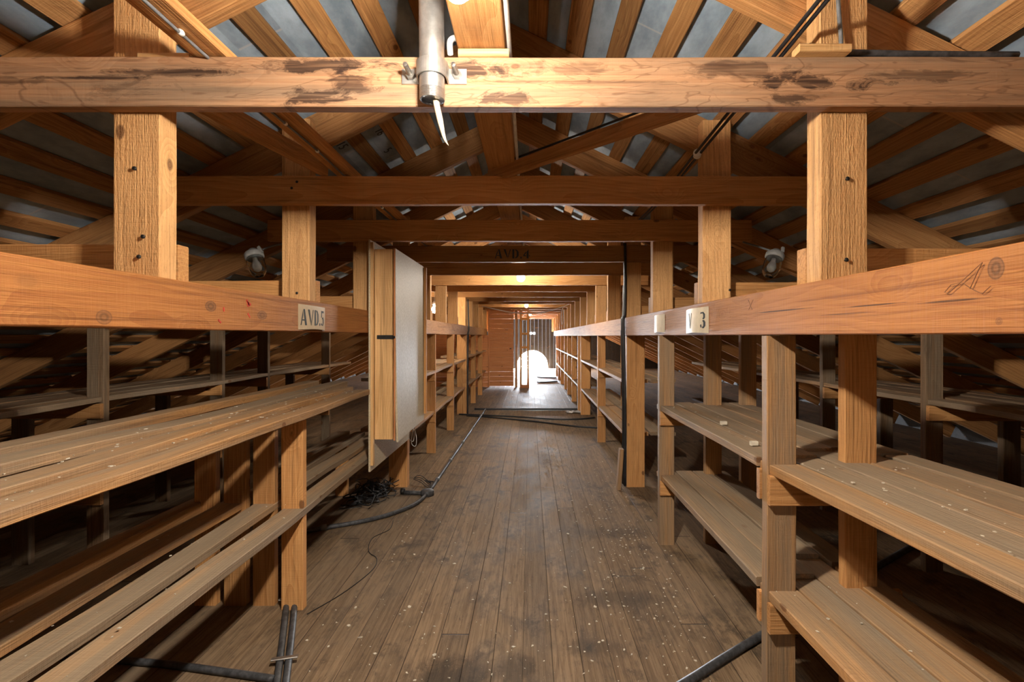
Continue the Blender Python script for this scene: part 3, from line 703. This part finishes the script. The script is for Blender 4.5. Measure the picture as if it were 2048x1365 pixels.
# ------------------------------------------------------------ near bulb, its cord and holder
def bulb_lamp(x, y, z, label, watts, r=0.032, ztop=0.85, warm=False):
    o = empty('hanging_bulb', (x, y, z), label, 'lamp')
    lathe('bulb', [(0.0, -r), (r*0.5, -r*0.87), (r*0.87, -r*0.5), (r, 0), (r*0.9, r*0.45), (r*0.55, r*1.0), (r*0.42, r*1.5), (0.0, r*1.55)], G_warm if warm else G_bulb, o, (x, y, z), seg=16)
    lamp_light(o, x, y, z, r*1.08, watts, (1.0, 0.82, 0.62) if warm else (1.0, 0.91, 0.79))
    lathe('lamp_holder', [(r*0.45, 0), (r*0.62, .005), (r*0.62, .045), (r*0.3, .06), (0.004, .062)], M_white, o, (x, y, z+r*1.45), seg=14)
    if ztop > z+r*1.5+0.06: tube('lamp_cord', [(x, y, z+r*1.45+.06), (x+.002, y, (z+ztop)/2+.03), (x, y, ztop)], 0.004, M_cord, o)
    return o
bulb_lamp(-0.145, 1.0, 0.702, 'nearest glaring bulb at the top, left of the centre beam', 88.0, ztop=0.822)
bulb_lamp(-0.11, 5.95, 0.690, 'glaring bare bulb in front of the sixth tie beam', 27.0, 0.048, ztop=0.822)
bulb_lamp(-0.08, 11.1, 0.665, 'small glowing bulb above the sagging cord near the door', 9.0, 0.04, warm=True, ztop=0.822)
bulb_lamp(0.0, 15.6, 0.66, 'farthest tiny glowing bulb above the far passage', 3.0, 0.04, warm=True, ztop=0.822)
bulb_lamp(-0.12, -2.6, 0.70, 'unseen fill bulb added behind the camera', 10.0, ztop=0.822)  # out of view, added as weak fill light from behind
sl = bulb_lamp(-1.50, 7.85, 0.405, 'glowing bulb on the left above the rail past the cabinet', 12.0, 0.05, warm=True, ztop=0.76)

# unlit jar lamps among the rafters at both sides
def jar_lamp(p, axis, label, wire):
    o = empty('jar_lamp', p, label, 'lamp')
    A = Vector(axis).normalized(); P0 = Vector(p)
    lathe('socket', [(0.012, -0.045), (0.022, -0.040), (0.030, -0.028), (0.046, -0.018), (0.052, -0.01), (0.052, 0.012), (0.047, 0.018), (0.043, 0.018)], M_ceram, o, P0, A)
    timber('bracket', P0-A*0.045+Vector((0.035, 0, 0.012)), P0-A*0.0+Vector((0.045, 0, 0.02)), 0.018, 0.016, M_ceram, o, (0, 1, 0))
    lathe('jar', [(0.044, 0.014), (0.048, 0.04), (0.047, 0.085), (0.041, 0.115), (0.027, 0.135), (0.0, 0.142), (0.0, 0.139), (0.025, 0.132), (0.038, 0.113), (0.044, 0.085), (0.045, 0.04), (0.041, 0.014)], M_glass, o, P0, A)
    lathe('bulb', [(0.012, 0.010), (0.013, 0.035), (0.022, 0.058), (0.026, 0.075), (0.021, 0.094), (0.010, 0.104), (0.0, 0.106)], M_cord, o, P0, A)
    tube('cord', [P0-A*0.04]+[Vector(w) for w in wire], 0.006, M_grey, o)
    return o
jar_lamp((-1.60, 2.90, 0.465), (0.36, -0.25, -0.9), 'unlit glass jar lamp on the left beside the second post', [(-1.585, 2.93, 0.50), (-1.52, 2.95, 0.53), (-1.43, 2.96, 0.55)])
jar_lamp((1.42, 2.90, 0.462), (-0.38, -0.25, -0.9), 'unlit glass jar lamp on the right between first and second posts', [(1.41, 2.93, 0.50), (1.35, 2.95, 0.525), (1.26, 2.96, 0.555)])

# ------------------------------------------------------------ steel pipe clamped to the nearest beam
yf = 1.4265
px_, py_ = -0.272, yf-0.036
pp = empty('steel_pipe', (px_, py_, 0.665), 'vertical galvanised steel pipe clamped to the nearest tie beam', 'pipe')
V, F = [], []
lathe('pipe', [(0.0335, 0.0), (0.0335, 0.030), (0.0345, 0.032), (0.0345, 0.62), (0.029, 0.62), (0.029, 0.0), (0.0335, 0.0)], M_steel, pp, (px_, py_, 0.655), (-0.004, -0.02, 1), 28)
lathe('thread', [(0.0340+0.0008*(i % 2), 0.0022*i) for i in range(14)], M_bolt, pp, (px_, py_, 0.655), (-0.004, -0.02, 1), 28, smooth=False)
# saddle clamp: strap bent around the pipe with two flanges
cl = empty('pipe_clamp', (px_, yf, 0.725), 'bolted steel saddle clamp around the pipe on the nearest beam', 'clamp')
n = 18; ro_, ri_ = 0.043, 0.0385
prof_o = [(math.cos(math.pi*i/n)*ro_, -math.sin(math.pi*i/n)*ro_*1.0) for i in range(n+1)]
out = [(0.092, 0.036), (0.092, 0.030), (ro_, 0.030)]+[(x, y) for x, y in prof_o]+[(-ro_, 0.030), (-0.092, 0.030), (-0.092, 0.036)]
inn = [(0.092, 0.036), (ri_, 0.036)]+[(math.cos(math.pi*i/n)*ri_, -math.sin(math.pi*i/n)*ri_) for i in range(n+1)]+[(-ri_, 0.036), (-0.092, 0.036)]
def strip(name, po, pi_, z0, z1, m, parent, loc):
    V, F = [], []
    a, b = len(po), len(pi_)
    nn = min(a, b)
    def resample(p, k):
        L = [0]
        for i in range(1, len(p)): L.append(L[-1]+math.dist(p[i], p[i-1]))
        r = []
        for j in range(k):
            t_ = L[-1]*j/(k-1); i = 1
            while i < len(p)-1 and L[i] < t_: i += 1
            u = (t_-L[i-1])/max(1e-9, L[i]-L[i-1]); r.append((p[i-1][0]+(p[i][0]-p[i-1][0])*u, p[i-1][1]+(p[i][1]-p[i-1][1])*u))
        return r
    for (o_, i_) in zip(po, pi_):
        V += [(o_[0], o_[1], z0), (o_[0], o_[1], z1), (i_[0], i_[1], z1), (i_[0], i_[1], z0)]
    k = min(len(po), len(pi_))
    for j in range(k-1):
        for q in range(4):
            q2 = (q+1) % 4
            F.append((4*j+q, 4*(j+1)+q, 4*(j+1)+q2, 4*j+q2))
    F.append((0, 1, 2, 3)); F.append((4*k-1, 4*k-2, 4*k-3, 4*k-4))
    return link(name, mesh(name, V, F), m, parent, loc)
po = [(0.092, 0.029), (ro_, 0.029)]+prof_o+[(-ro_, 0.029), (-0.092, 0.029)]
pi2 = [(0.092, 0.034), (ri_, 0.034)]+[(math.cos(math.pi*i/n)*ri_, -math.sin(math.pi*i/n)*ri_) for i in range(n+1)]+[(-ri_, 0.034), (-0.092, 0.034)]
strip('strap', po, pi2, 0.716, 0.758, M_steel, cl, (px_, py_, 0))
for sx in (-1, 1):
    bx = px_+sx*0.066
    ax = (sx*-0.18, -1.0, 0.42)
    lathe('nut', [(0.0, 0), (0.0135, 0), (0.0135, 0.011), (0.0, 0.011)], M_bolt, cl, (bx, yf-0.008, 0.738), (0, -1, 0.05), 6, smooth=False)
    lathe('bolt', [(0.0066+0.0006*(i % 2), 0.0016*i) for i in range(34)]+[(0.0, 0.0545)], M_bolt, cl, (bx, yf-0.006, 0.738), (-0.08, -1, 0.12), 12, smooth=False)
sp = tube('cable_stub', [(px_+0.005, py_, 0.70), (px_+0.010, py_+0.002, 0.655), (px_+0.022, py_-0.002, 0.60), (px_+0.032, py_+0.01, 0.555), (px_+0.043, py_+0.015, 0.535)], 0.0085, M_ivory, None, 8, rfun=lambda u: 1.0 if u < 0.5 else max(0.08, 1-(u-0.5)*1.9))
tag(sp, 'pale pointed stub sticking out of the steel pipe end', 'cable')
# white ring-like cable loop on the centre beam
o = tube('cable_loop', [(-0.235, 1.475, 0.83), (-0.232, 1.45, 0.852), (-0.215, 1.44, 0.858), (-0.20, 1.45, 0.85), (-0.195, 1.48, 0.84)], 0.009, M_white)
tag(o, 'white cable loop between the steel pipe and centre beam', 'cable')

# ------------------------------------------------------------ cables up in the roof
o = tube('roof_cable', [(-0.060, y, 0.835+0.006*math.sin(y*5)) for y in [i*0.55-0.6 for i in range(1, 16)]], 0.007, M_cord)
tag(o, 'pale cable along the right side of the centre beam', 'cable')
pc = empty('roof_cable', (-0.905, 0.9, 0.796), 'dark cable clipped under the long left board', 'cable')
tube('cable', [(-0.915+0.004*math.sin(y*7), y, 0.7955-0.003*abs(math.sin(y*3))) for y in [0.75+i*0.35 for i in range(1, 13)]], 0.0045, M_grey, pc)
for y in (1.31, 1.87, 2.15, 2.6, 3.1, 3.6):
    lathe('clip', [(0.007, -0.007), (0.0085, 0.0), (0.007, 0.007)], M_white, pc, (-0.915, y, 0.795), (0, 1, 0), 10)
rc = empty('roof_cable', (0.76, 1.5, 0.88), 'pair of black cables on white insulators on the right roof slope', 'cable')
for dx in (0, 0.022):
    tube('cable', [(0.79+dx, 0.8, 0.93), (0.775+dx, 1.05, 0.915), (0.775+dx, 1.15, 0.91), (0.74+dx, 1.7, 0.84), (0.775+dx, 2.35, 0.855), (0.80+dx, 3.2, 0.845), (0.79+dx, 4.2, 0.86)], 0.006, M_black, rc)
for y, z, x in ((1.16, 0.910, 0.786), (2.35, 0.855, 0.786)):
    lathe('insulator', [(0.010, -0.02), (0.019, -0.018), (0.019, -0.007), (0.012, -0.004), (0.012, 0.004), (0.019, 0.007), (0.019, 0.018), (0.010, 0.02)], M_white, rc, (x, y, z), (0.3, 1, 0), 14)
o = tube('post_cable', [(0.895, 1.455, 1.02), (0.90, 1.458, 0.95), (0.905, 1.455, 0.86), (0.895, 1.45, 0.828), (0.86, 1.44, 0.823)], 0.006, M_grey)
tag(o, 'thin grey cable running down the nearest right post', 'cable')
o = tube('black_pipe', [(0.905, 1.435, 0.812), (1.15, 1.436, 0.808), (1.4, 1.437, 0.807)], 0.010, M_conduit)
tag(o, 'black pipe lying on the nearest beam beside the right post', 'pipe')

# ------------------------------------------------------------ cards on the rails
def card(name, xf, ya, yb, z0, z1, m, bulge, sgn, label, text=None, th=0.05, sw=0.0, skip=()):
    """a card on the rail face, bulging towards the aisle; lettering follows the curl"""
    n = 14; V, F = [], []
    S = 1 if xf < 0 else -1
    def xs(u): return xf+S*(0.0035+bulge*math.sin(math.pi*u)+0.004*u)
    for i in range(n+1):
        u = i/n; y = ya+(yb-ya)*u
        for dx in (0, S*0.0012): V += [(xs(u)+dx, y, z0+0.004*math.sin(u*3)), (xs(u)+dx, y, z1-0.003*u)]
    for i in range(n):
        a, b = i*4, (i+1)*4
        F += [(a, a+1, b+1, b), (a+2, b+2, b+3, a+3), (a, b, b+2, a+2), (a+1, a+3, b+3, b+1)]
    F += [(0, 2, 3, 1), (n*4, n*4+1, n*4+3, n*4+2)]
    o = link(name, mesh(name, V, F), m)
    tag(o, label, 'sign')
    if text:
        pl, wd = stencil(text, 1.0)
        L = abs(yb-ya)*0.90; V, F = [], []
        for k, q in enumerate(pl):
            if k in skip: continue
            s = len(V); N = len(q)
            for lay in (0.0016, 0.0024):
                for (a, z) in q:
                    u0 = a/wd*0.90+0.06
                    u = u0 if xf < 0 else 1-u0
                    y = ya+(yb-ya)*u
                    V.append((xs(u)+S*lay, y, z0+th+z*(z1-z0-2*th)))
            F.append(tuple(range(s, s+N))); F.append(tuple(range(s+2*N-1, s+N-1, -1)))
            for i in range(N):
                j = (i+1) % N; F.append((s+i, s+N+i, s+N+j, s+j))
        l = link('lettering', mesh('lettering', V, F), M_ink, o); l['label'] = 'dark stencil lettering '+text.strip()
    return o
card('section_sign', -1.075, 2.31, 2.60, 0.028, 0.148, M_paper, 0.010, 1, 'curled card stencilled AVD.5 on the left rail', 'AVD.5', 0.022)
card('section_sign', 0.84, 2.34, 2.66, 0.012, 0.138, M_paperw, 0.022, -1, 'curled shiny card with a 3 on the right rail', 'AVD.3', 0.024, skip=(0, 1, 2, 5, 6, 7))
card('paper_note', 0.84, 3.10, 3.34, 0.02, 0.135, M_paperw, 0.016, -1, 'small blank pale card on the right rail beyond the numbered one')

# ------------------------------------------------------------ tall cabinet on the left rail
cab = empty('cabinet', (-0.97, 3.8, -0.70), 'tall shallow pine cabinet with speckled hardboard door hung on the left rail', 'cabinet')
def panel(name, x0, x1, ya, yb, z0, z1, m, parent, ch=0.002):
    dx, dy, dz = abs(x1-x0), abs(yb-ya), abs(z1-z0)
    if dz >= dy and dz >= dx: return timber(name, ((x0+x1)/2, (ya+yb)/2, z0), ((x0+x1)/2, (ya+yb)/2, z1), dx, dy, m, parent, (0, 1, 0), warp=0.0005, ch=ch)
    return timber(name, ((x0+x1)/2, ya, (z0+z1)/2), ((x0+x1)/2, yb, (z0+z1)/2), dx, dz, m, parent, warp=0.0005, ch=ch)
bb = panel('back_board', -1.067, -1.055, 3.30, 4.36, -0.90, 0.635, M_hard, cab)
bb['label'] = 'plywood back board hanging below the cabinet'
panel('back_edge', -1.056, -1.037, 3.305, 3.335, -0.86, 0.62, W_pale, cab)
sdp = panel('side_panel', -1.036, -0.918, 3.335, 3.357, -0.692, 0.578, W_pale, cab)
panel('far_side_panel', -1.05, -0.88, 4.24, 4.265, -0.66, 0.578, W_frame, cab)
panel('top_panel', -1.052, -0.92, 3.358, 4.238, 0.555, 0.576, W_pale, cab)
panel('bottom_panel', -1.052, -0.92, 3.358, 4.238, -0.69, -0.67, W_pale, cab)
# door slightly sprung at the near bottom corner
V = []
for xo in (0.0, 0.012):
    for i in range(9):
        for j in range(9):
            y = 3.345+(4.245-3.345)*i/8; z = -0.712+(0.585+0.712)*j/8
            bow = 0.018*((1-i/8)**2)*((1-j/8)**2)
            V.append((-0.912+xo+bow, y, z))
F = []
for l in range(2):
    for i in range(8):
        for j in range(8):
            a = l*81+i*9+j; q = (a, a+9, a+10, a+1); F.append(q if l else q[::-1])
bd = [i*9 for i in range(9)]+[72+j for j in range(1, 9)]+[i*9+8 for i in range(7, -1, -1)]+[j for j in range(7, 0, -1)]
for a, b in zip(bd, bd[1:]+bd[:1]): F.append((a, b, b+81, a+81))
dd = link('door', mesh('door', V, F), M_hard, cab); dd['label'] = 'speckled beige hardboard door'
panel('door_edge', -0.912, -0.899, 3.339, 3.3445, -0.70, 0.58, W_wall, cab)
h = panel('hasp', -1.02, -0.912, 3.330, 3.335, -0.022, 0.004, M_iron, sdp); h['label'] = 'black iron hasp'
lathe('hasp_pin', [(0.008, 0), (0.009, 0.012), (0.0, 0.014)], M_iron, dd, (-0.905, 3.334, -0.009), (0, -1, 0), 10)
# tangle of black wires below the cabinet
V = None
wt = empty('wire_tangle', (-1.15, 4.1, -E), 'tangle of black wires on the floor under the cabinet', 'wires')
for i in range(26):
    cx, cy = rng.uniform(-1.40, -1.18), rng.uniform(3.85, 4.28)
    pts = []
    for k in range(7):
        a = k*0.9+rng.random()*2; r = rng.uniform(0.03, 0.13)
        pts.append((cx+math.cos(a)*r, min(4.38, cy+math.sin(a)*r), -E+0.008+rng.random()*0.12*(1 if i < 18 else 0.2)))
    tube('wire', pts, rng.choice((0.003, 0.004, 0.006)), M_black, wt, 6)
for (dx, zl) in ((0.0, -0.86), (0.02, -0.90)):
    tube('wire', [(-1.02+dx, 4.2, -0.69), (-1.0+dx, 4.18, -0.76), (-1.015+dx, 4.2, zl), (-0.985+dx, 4.22, zl-0.03), (-0.975+dx, 4.2, zl+0.05), (-1.0+dx, 4.2, -0.74)], 0.003, M_cord, cab, 6)['label'] = 'loose pale wire hanging below the cabinet'
for i in range(4):
    tube('wire', [(-1.05, 4.5+.02*i, -E+.05), (-0.97, 4.46, -E+.03+.02*i), (-0.90, 4.40+.04*i, -E+.006), (-0.86-.02*i, 4.55, -E+.005), (-0.97, 4.62, -E+.005)], 0.003, M_black, wt, 6)

# ------------------------------------------------------------ cables on the right post
vc = empty('cable_bundle', (0.835, 4.42, -E), 'black cables running down the aisle side of the right post', 'cable')
for i, (dx, dy) in enumerate(((0, 0), (0.0, 0.03), (-0.004, 0.06))):
    tube('cable', [(0.836+dx, 4.40+dy, -E+0.02), (0.836+dx, 4.40+dy, -0.6), (0.826+dx, 4.41+dy, -0.03), (0.824, 4.41+dy, 0.06), (0.824, 4.41+dy, 0.15), (0.838, 4.42+dy, 0.20), (0.843, 4.42+dy, 0.45), (0.842, 4.42+dy, 0.70), (0.84, 4.42+dy, 0.82)][:(9 if i < 2 else 7)], 0.012, M_black, vc)
o = timber('leaning_board', (0.772, 4.37, -E), (0.800, 4.38, -0.99), 0.035, 0.075, W_upr_g, None, (0, 1, 0))
tag(o, 'short board leaning on the foot of the right post', 'board')
o = tube('post_cable', [(-1.06, 8.50, -E+.01), (-1.062, 8.52, -0.5), (-1.06, 8.53, 0.0), (-1.045, 8.53, 0.1), (-1.05, 8.53, 0.3), (-1.055, 8.5, 0.62)], 0.012, M_black)
tag(o, 'black cable down the thick left post between far bays', 'cable')

# ------------------------------------------------------------ pipes and cables on the floor
zf = -E
cd = empty('floor_conduit', (-0.86, 4.2, zf), 'dusty conduit with round junction box on the left of the aisle floor', 'pipe')
tube('conduit', [(-0.855, 4.26, zf+.016), (-0.845, 5.2, zf+.016), (-0.825, 7.0, zf+.016), (-0.80, 9.0, zf+.016)], 0.015, M_conduit, cd)
for y in (4.6, 5.3, 6.2, 7.2, 8.2): lathe('coupling', [(0.0185, -0.02), (0.0195, -0.015), (0.0195, 0.015), (0.0185, 0.02)], M_grey, cd, (-0.855+0.0115*(y-4.26), y, zf+.019), (0, 1, 0), 12)
lathe('junction_box', [(0.055, 0), (0.055, 0.035), (0.050, 0.042), (0.046, 0.045), (0.0, 0.046)], M_conduit, cd, (-0.862, 4.20, zf), seg=20)
tube('stub', [(-0.91, 4.20, zf+.018), (-1.08, 4.22, zf+.018)], 0.017, M_conduit, cd)
lathe('end_cap', [(0.02, -0.012), (0.026, -0.01), (0.026, 0.02), (0.018, 0.024)], M_iron, cd, (-1.08, 4.22, zf+.027), (1, 0, 0), 12)
tube('curved_pipe', [(-0.868, 4.15, zf+.017), (-0.885, 4.0, zf+.017), (-0.94, 3.85, zf+.017), (-1.06, 3.68, zf+.017), (-1.22, 3.55, zf+.017), (-1.42, 3.44, zf+.017), (-1.75, 3.25, zf+.017)], 0.016, M_conduit, cd)
lathe('coupling', [(0.019, -0.02), (0.020, 0), (0.019, 0.02)], M_grey, cd, (-1.42, 3.44, zf+.020), (0.9, 0.5, 0), 12)

dp = empty('floor_pipes', (-1.05, 2.15, zf), 'pair of clamped dark pipes on the floor at bottom left', 'pipe')
for off in (0, 0.04):
    tube('pipe', [(-0.945+off*0.9, 1.86-off*.2, zf+.015), (-1.13+off, 2.30, zf+.015), (-1.31+off, 2.72, zf+.015), (-1.42+off, 3.0, zf+.015)], 0.014, M_conduit, dp)
for (x, y) in ((-1.01, 2.03), (-1.21, 2.49)):
    timber('clamp', (x-0.035, y-.012, zf+.031), (x+0.062, y+.012, zf+.031), 0.02, 0.006, M_bolt, dp)
o = tube('floor_pipe', [(-1.95, 2.07, zf+.015), (-1.5, 2.02, zf+.015), (-1.18, 1.965, zf+.015), (-0.99, 1.93, zf+.014)], 0.014, M_conduit)
tag(o, 'dark pipe crossing the floor under the left shelving', 'pipe')
o = tube('floor_pipe', [(0.50, 1.84, zf+.019), (0.63, 1.93, zf+.018), (1.0, 2.19, zf+.018), (2.37, 3.12, zf+.018), (2.9, 3.45, zf+.018)], 0.017, M_conduit)
tag(o, 'black pipe on the floor running under the right shelving', 'pipe')
for pts, lb in (([(-1.05, 8.30, zf+.014), (-0.6, 8.12, zf+.014), (0.1, 7.72, zf+.014), (0.62, 7.35, zf+.014), (0.98, 7.2, zf+.014)], 'nearer black cable crossing the far aisle floor'),
                ([(-1.2, 8.45, zf+.014), (-0.3, 8.22, zf+.014), (0.35, 7.95, zf+.014), (0.75, 7.95, zf+.014), (1.05, 8.1, zf+.014)], 'middle black cable crossing the far aisle floor'),
                ([(-1.0, 9.02, zf+.018), (0.0, 9.0, zf+.018), (0.98, 9.0, zf+.018)], 'straight pipe across the far aisle floor at the conduit end')):
    tag(tube('floor_cable', pts, 0.017 if 'pipe' in lb else 0.013, M_black), lb, 'pipe' if 'pipe' in lb else 'cable')
o = tube('thin_wire', [(-0.99, 3.62, zf+.004), (-0.97, 3.45, zf+.003), (-1.04, 3.3, zf+.003), (-1.0, 3.1, zf+.003), (-0.92, 3.0, zf+.003), (-0.90, 2.85, zf+.003), (-0.97, 2.6, zf+.003), (-1.07, 2.40, zf+.003)], 0.0026, M_iron, None, 6)
tag(o, 'thin dark wire curling on the floor left of the aisle', 'wire')
# sagging cord across the far aisle
cy_ = 10.6
o = tube('sagging_cord', [(-1.02, cy_, 0.63), (-0.75, cy_, 0.565), (-0.35, cy_, 0.49), (0.0, cy_, 0.475), (0.35, cy_, 0.51), (0.65, cy_, 0.60), (0.83, cy_, 0.67)], 0.009, M_cord)
tag(o, 'pale cord sagging across the far aisle between posts', 'cord')
sc = o
o = tube('cord_end', [(0.70, cy_, 0.60), (0.66, cy_, 0.45), (0.67, cy_, 0.25), (0.70, cy_, 0.3), (0.71, cy_, 0.56)], 0.008, M_cord, sc)

# ------------------------------------------------------------ far ladder-like frame by the bright window
lf = empty('stud_frame', (-0.13, 12.9, -E), 'narrow ladder-like timber frame beside the plank door', 'frame')
for x in (-0.235, -0.05): timber('stud', (x, 12.9, -E), (x, 12.9, 0.66), 0.05, 0.06, W_frame, lf, (0, 1, 0))
for z in (0.43, 0.05, -0.30): timber('rung', (-0.235, 12.9, z), (-0.05, 12.9, z), 0.05, 0.055, W_frame, lf)
timber('foot_rung', (-0.26, 12.88, -E+.04), (-0.02, 12.88, -E+.04), 0.08, 0.08, W_wall, lf)
tag(timber('pale_plank', (-0.17, 12.95, -E+.02), (-0.14, 13.9, -E+.02), 0.12, 0.04, W_pale), 'pale plank on the floor behind the ladder-like frame', 'plank')
for (x, y, a, lb) in ((0.42, 14.2, 0.3, 'nearer dark board lying on the bright far floor'), (0.45, 16.0, -0.3, 'farther dark board lying on the bright far floor')):
    tag(timber('loose_board', (x-.2, y, zf+.02), (x+.35, y+a, zf+.02), 0.12, 0.03, W_side), lb, 'board')

# crumpled film on the far floor
V, F = [], []
for i in range(7):
    for j in range(5): V.append((0.62+i*.045+rng.uniform(-.01, .01), 8.6+j*.05+rng.uniform(-.01, .01), 0.004+rng.random()*.03))
for i in range(6):
    for j in range(4): a = i*5+j; F.append((a, a+5, a+6, a+1))
tag(link('plastic_scrap', mesh('plastic_scrap', V, F), M_plastic, None, (0, 0, zf)), 'crumpled scrap of clear film by the far right post', 'scrap')

# ------------------------------------------------------------ paint flakes
def flakes(name, pts, label):
    V, F = [], []
    for (x, y, z, s) in pts:
        a = rng.random()*6.28; b = V.__len__(); k = rng.choice((3, 4, 4, 5)); as_ = rng.uniform(0.3, 0.9)
        t_ = [rng.uniform(0, s*0.35) for _ in range(k)]
        base = []
        for i in range(k):
            q = 6.28*i/k+rng.uniform(-.3, .3); rx, ry = math.cos(q)*s, math.sin(q)*s*as_
            base.append((x+rx*math.cos(a)-ry*math.sin(a), y+rx*math.sin(a)+ry*math.cos(a)))
        for i in range(k): V.append((*base[i], z+0.0006))
        for i in range(k): V.append((*base[i], z+0.0016+t_[i]))
        F.append(tuple(range(b+k, b+2*k))); F.append(tuple(range(b+k-1, b-1, -1)))
        for i in range(k): j = (i+1) % k; F.append((b+i, b+j, b+k+j, b+k+i))
    return tag(link(name, mesh(name, V, F), M_flake), label, 'flakes', kind='stuff')
pts = []
for _ in range(750):
    y = 1.7+rng.random()**1.5*6.5; x = rng.uniform(-1.0, 0.8)
    pts.append((x, y, zf, rng.choice((.0025, .003, .003, .004, .005, .007))))
for _ in range(260):     # denser trail on the right
    y = rng.gauss(3.3, 0.9); x = rng.gauss(0.60, 0.14)
    if y > 1.8: pts.append((x, y, zf, rng.choice((.0025, .003, .005, .007))))
for _ in range(160):
    pts.append((rng.gauss(0.28, 0.1), rng.gauss(5.4, 0.6), zf, rng.choice((.004, .006))))
for _ in range(22): pts.append((rng.uniform(-.95, .75), rng.uniform(1.9, 3.6), zf, rng.uniform(.008, .014)))
flakes('paint_flakes', pts, 'pale paint flakes and chips scattered over the aisle floor')
pts = []
for (x0, x1, z, n_) in ((-1.13, -1.06, -0.348, 60), (-1.245, -1.16, -0.334, 60), (-1.37, -1.28, -0.326, 20), (-1.20, -1.10, -0.832, 14), (-1.36, -1.27, -0.835, 16), (-1.53, -1.435, -0.83, 10)):
    for _ in range(n_): pts.append((rng.uniform(x0, x1), rng.uniform(0.9, 2.5 if z < -.8 else 3.2), z+0.008, rng.choice((.002, .0025, .003, .0035, .006))))
flakes('paint_flakes', pts, 'pale flakes lying on the left shelf boards')
pts = []
for (x0, x1, ya, yb, z, n_) in ((0.86, 1.06, 1.9, 3.1, -0.447, 12), (0.95, 1.4, 1.0, 1.8, -0.456, 40), (0.86, 1.15, 1.2, 1.8, -0.906, 14)):
    for _ in range(n_): pts.append((rng.uniform(x0, x1), rng.uniform(ya, yb), z+0.004, rng.choice((.0025, .003, .004, .006))))
flakes('paint_flakes', pts, 'pale flakes lying on the right shelf boards')
for (x, y, z, a, lb) in ((0.965, 2.49, -0.447, 0.4, 'small pale wood cube on the right shelf, farther one'), (0.905, 2.02, -0.447, 0.2, 'small pale wood cube on the right shelf, nearer one')):
    tag(timber('wood_chip', (x-.013, y, z+.012), (x+.013, y+.012*a, z+.012), 0.022, 0.018, M_flake), lb, 'wood chip')

# ------------------------------------------------------------ stencilled crate marks on the left roof sheets
def roof_text(s, d, y, h, rotz):
    c = bpy.data.curves.new('t', 'FONT'); c.body = s; c.size = h; c.extrude = 0.0006
    ob = bpy.data.objects.new('t', c); COL.objects.link(ob)
    dg = bpy.context.evaluated_depsgraph_get(); dg.update()
    me = bpy.data.meshes.new_from_object(ob.evaluated_get(dg)); bpy.data.objects.remove(ob); bpy.data.curves.remove(c)
    p = roof_pt(d, -1, 0.0262); p.y = y
    nrm = Vector((SN, 0, -CS)).normalized()
    x = Vector((0, 1, 0)); x = (Matrix.Rotation(rotz, 3, nrm) @ x); yv = nrm.cross(x)
    o = link('stencil_mark', me, M_ink, None, p, Matrix((x, yv, nrm)).transposed())
    o.parent = CEIL_L; o.matrix_parent_inverse = CEIL_L.matrix_basis.inverted()
    o['label'] = 'black stencilled figures on the grey roof sheet'
roof_text('16', 0.805, 3.02, 0.085, 0.0)
roof_text('5', 0.84, 3.32, 0.085, 0.3)
roof_text('OSIHZ15', 1.02, 2.72, 0.085, 0.0)
